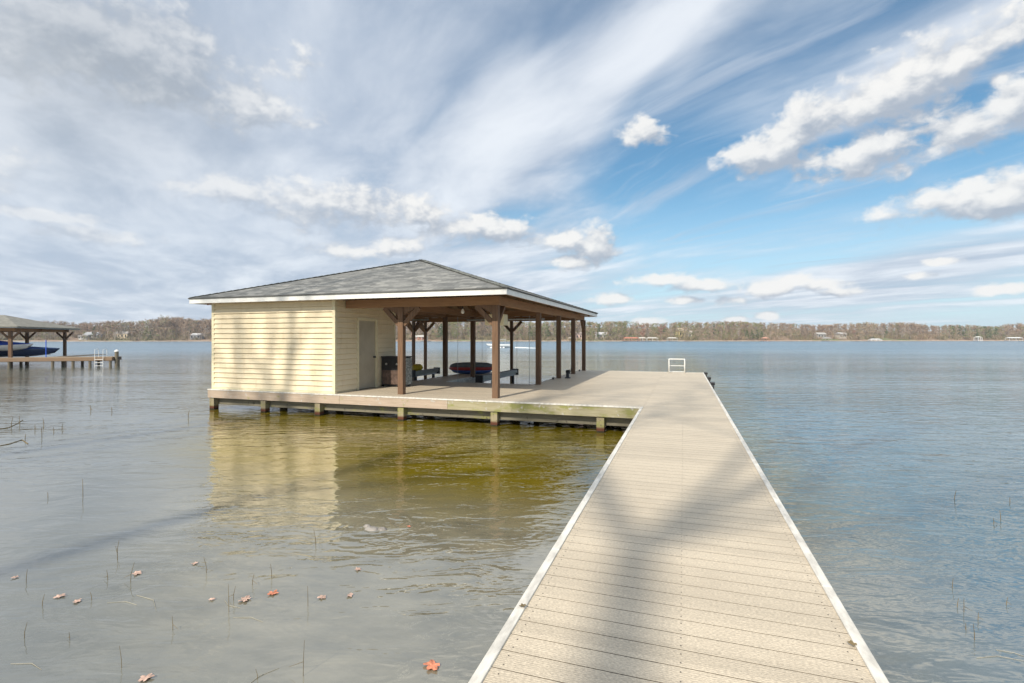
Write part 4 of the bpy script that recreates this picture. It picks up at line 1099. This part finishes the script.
# puffy low clouds, each placed in the sky by direction, edges broken by noise
puffs = [(780,150,70,20,25),(850,108,80,24,25),(930,70,80,26,25),(1010,35,70,28,25),(345,205,150,26,0),(235,190,50,16,0),(420,212,40,20,0),(490,228,72,20,-3),(560,240,40,14,0),(350,252,46,10,0),(398,246,34,14,0),(600,245,36,26,18),(575,262,40,9,0),
         (645,131,34,14,0),(758,152,48,20,12),(800,125,90,24,24),(870,100,120,34,24),(960,60,110,34,24),(890,142,80,38,10),(850,160,60,24,0),(960,130,70,28,20),(1010,105,60,40,20),
         (950,200,95,24,6),(1000,196,70,26,0),(885,215,40,14,0),(1080,190,80,40,0),(1000,80,20,14,0),(700,285,40,9,0),(765,290,44,12,3),(735,300,30,7,0),(795,281,36,8,0),(840,292,30,6,0),(940,262,30,6,0),(690,300,26,5,0),(610,300,30,7,0),(660,280,50,8,0),(820,285,40,8,0),(917,276,28,6,0),(1000,290,40,7,0),
         (120,45,230,62,0),(250,105,80,22,0),(90,235,80,12,0),(40,215,90,10,0),(560,318,30,5,0),(645,322,22,6,0),(735,320,16,5,0),(766,316,14,5,0),(130,325,60,6,0),(1100,60,120,60,20),(-150,150,200,60,0)]
wn1 = g.noise(g.vmath('MULTIPLY', ae, (1,1.7,0)), 11, 6, .62)
wn2 = g.noise(g.vmath('MULTIPLY', ae, (1,1.5,0)), 34, 4, .6)
def dens(offset):
    vec = g.vmath('ADD', ae, offset) if offset else ae
    q = None
    for p_ in puffs:
        b_ = blob(*p_, vec=vec); q = b_ if q is None else g.math('SMOOTH_MIN', q, b_, .35)
    nz = g.noise(g.vmath('MULTIPLY', vec, (1,1.6,0)), 11, 3, .55)
    nz2 = g.noise(g.vmath('MULTIPLY', vec, (1,1.4,0)), 34, 6, .62, .3)
    nz = g.math('ADD', g.math('MULTIPLY', nz, .62), g.math('MULTIPLY', nz2, .38))
    return g.math('SUBTRACT', g.math('MULTIPLY_ADD', nz, 3.4, -1.05), q), q
d0, q0 = dens(None); d1, q1 = dens((-.012, .022, 0))
cum = g.mr(d0, -.34, .30)
lit = g.mr(g.math('SUBTRACT', d0, d1), -.45, .75)
cum_col = g.mix(lit, (.31,.35,.41), (.67,.665,.65))
darkc = g.math('ADD', soft(60,60,330,130,0,.75), soft(150,110,200,60,0,.3))
cum_col = g.mix(g.math('MINIMUM', darkc, 1.0), cum_col, g.mix(lit, (.24,.265,.29), (.48,.50,.52)))
cum = g.math('MULTIPLY', cum, g.mr(az, -.75, -.1, .45, .93))
base = g.mix(1.0, sky.outputs[0], (SKY_STR*.58,SKY_STR*.83,SKY_STR*.86), 'MULTIPLY')
hz = g.mr(dz, .0, .30, .75, 0.0)
base = g.mix(hz, base, (.45,.56,.66))
k = g.mix(g.math('MULTIPLY', g.math('MAXIMUM', veil, g.math('MULTIPLY', over, .8)), .92), base, veil_col)
k = g.mix(cum, k, cum_col)
g.link(k, bg.inputs[0]); bg.inputs[1].default_value = 1.0
world.cycles.sampling_method = 'MANUAL'; world.cycles.sample_map_resolution = 512

sd = bpy.data.lights.new('sun', 'SUN'); sd.energy = 3.6; sd.angle = D2R(.85); sd.color = (1.0,.915,.78)
so = bpy.data.objects.new('sun', sd); col.objects.link(so); so.rotation_euler = sun_dir.to_track_quat('Z', 'Y').to_euler()

# ------------------------------------------------------------------ camera and output
cam = bpy.data.cameras.new('camera'); cam.sensor_width = 36; cam.lens = F/1024*36; cam.clip_end = 6000; cam.clip_start = .05; cam.shift_y = -3/1024
co_ = bpy.data.objects.new('camera', cam); col.objects.link(co_); co_.location = (0,0,CAMZ); co_.rotation_euler = (math.pi/2, 0, TH)
scene.camera = co_
vs = scene.view_settings; vs.view_transform = 'Standard'; vs.look = 'None'; vs.exposure = .52; vs.gamma = 1; vs.use_curve_mapping = False
scene.render.engine = 'CYCLES'; scene.cycles.use_denoising = True; scene.cycles.max_bounces = 6
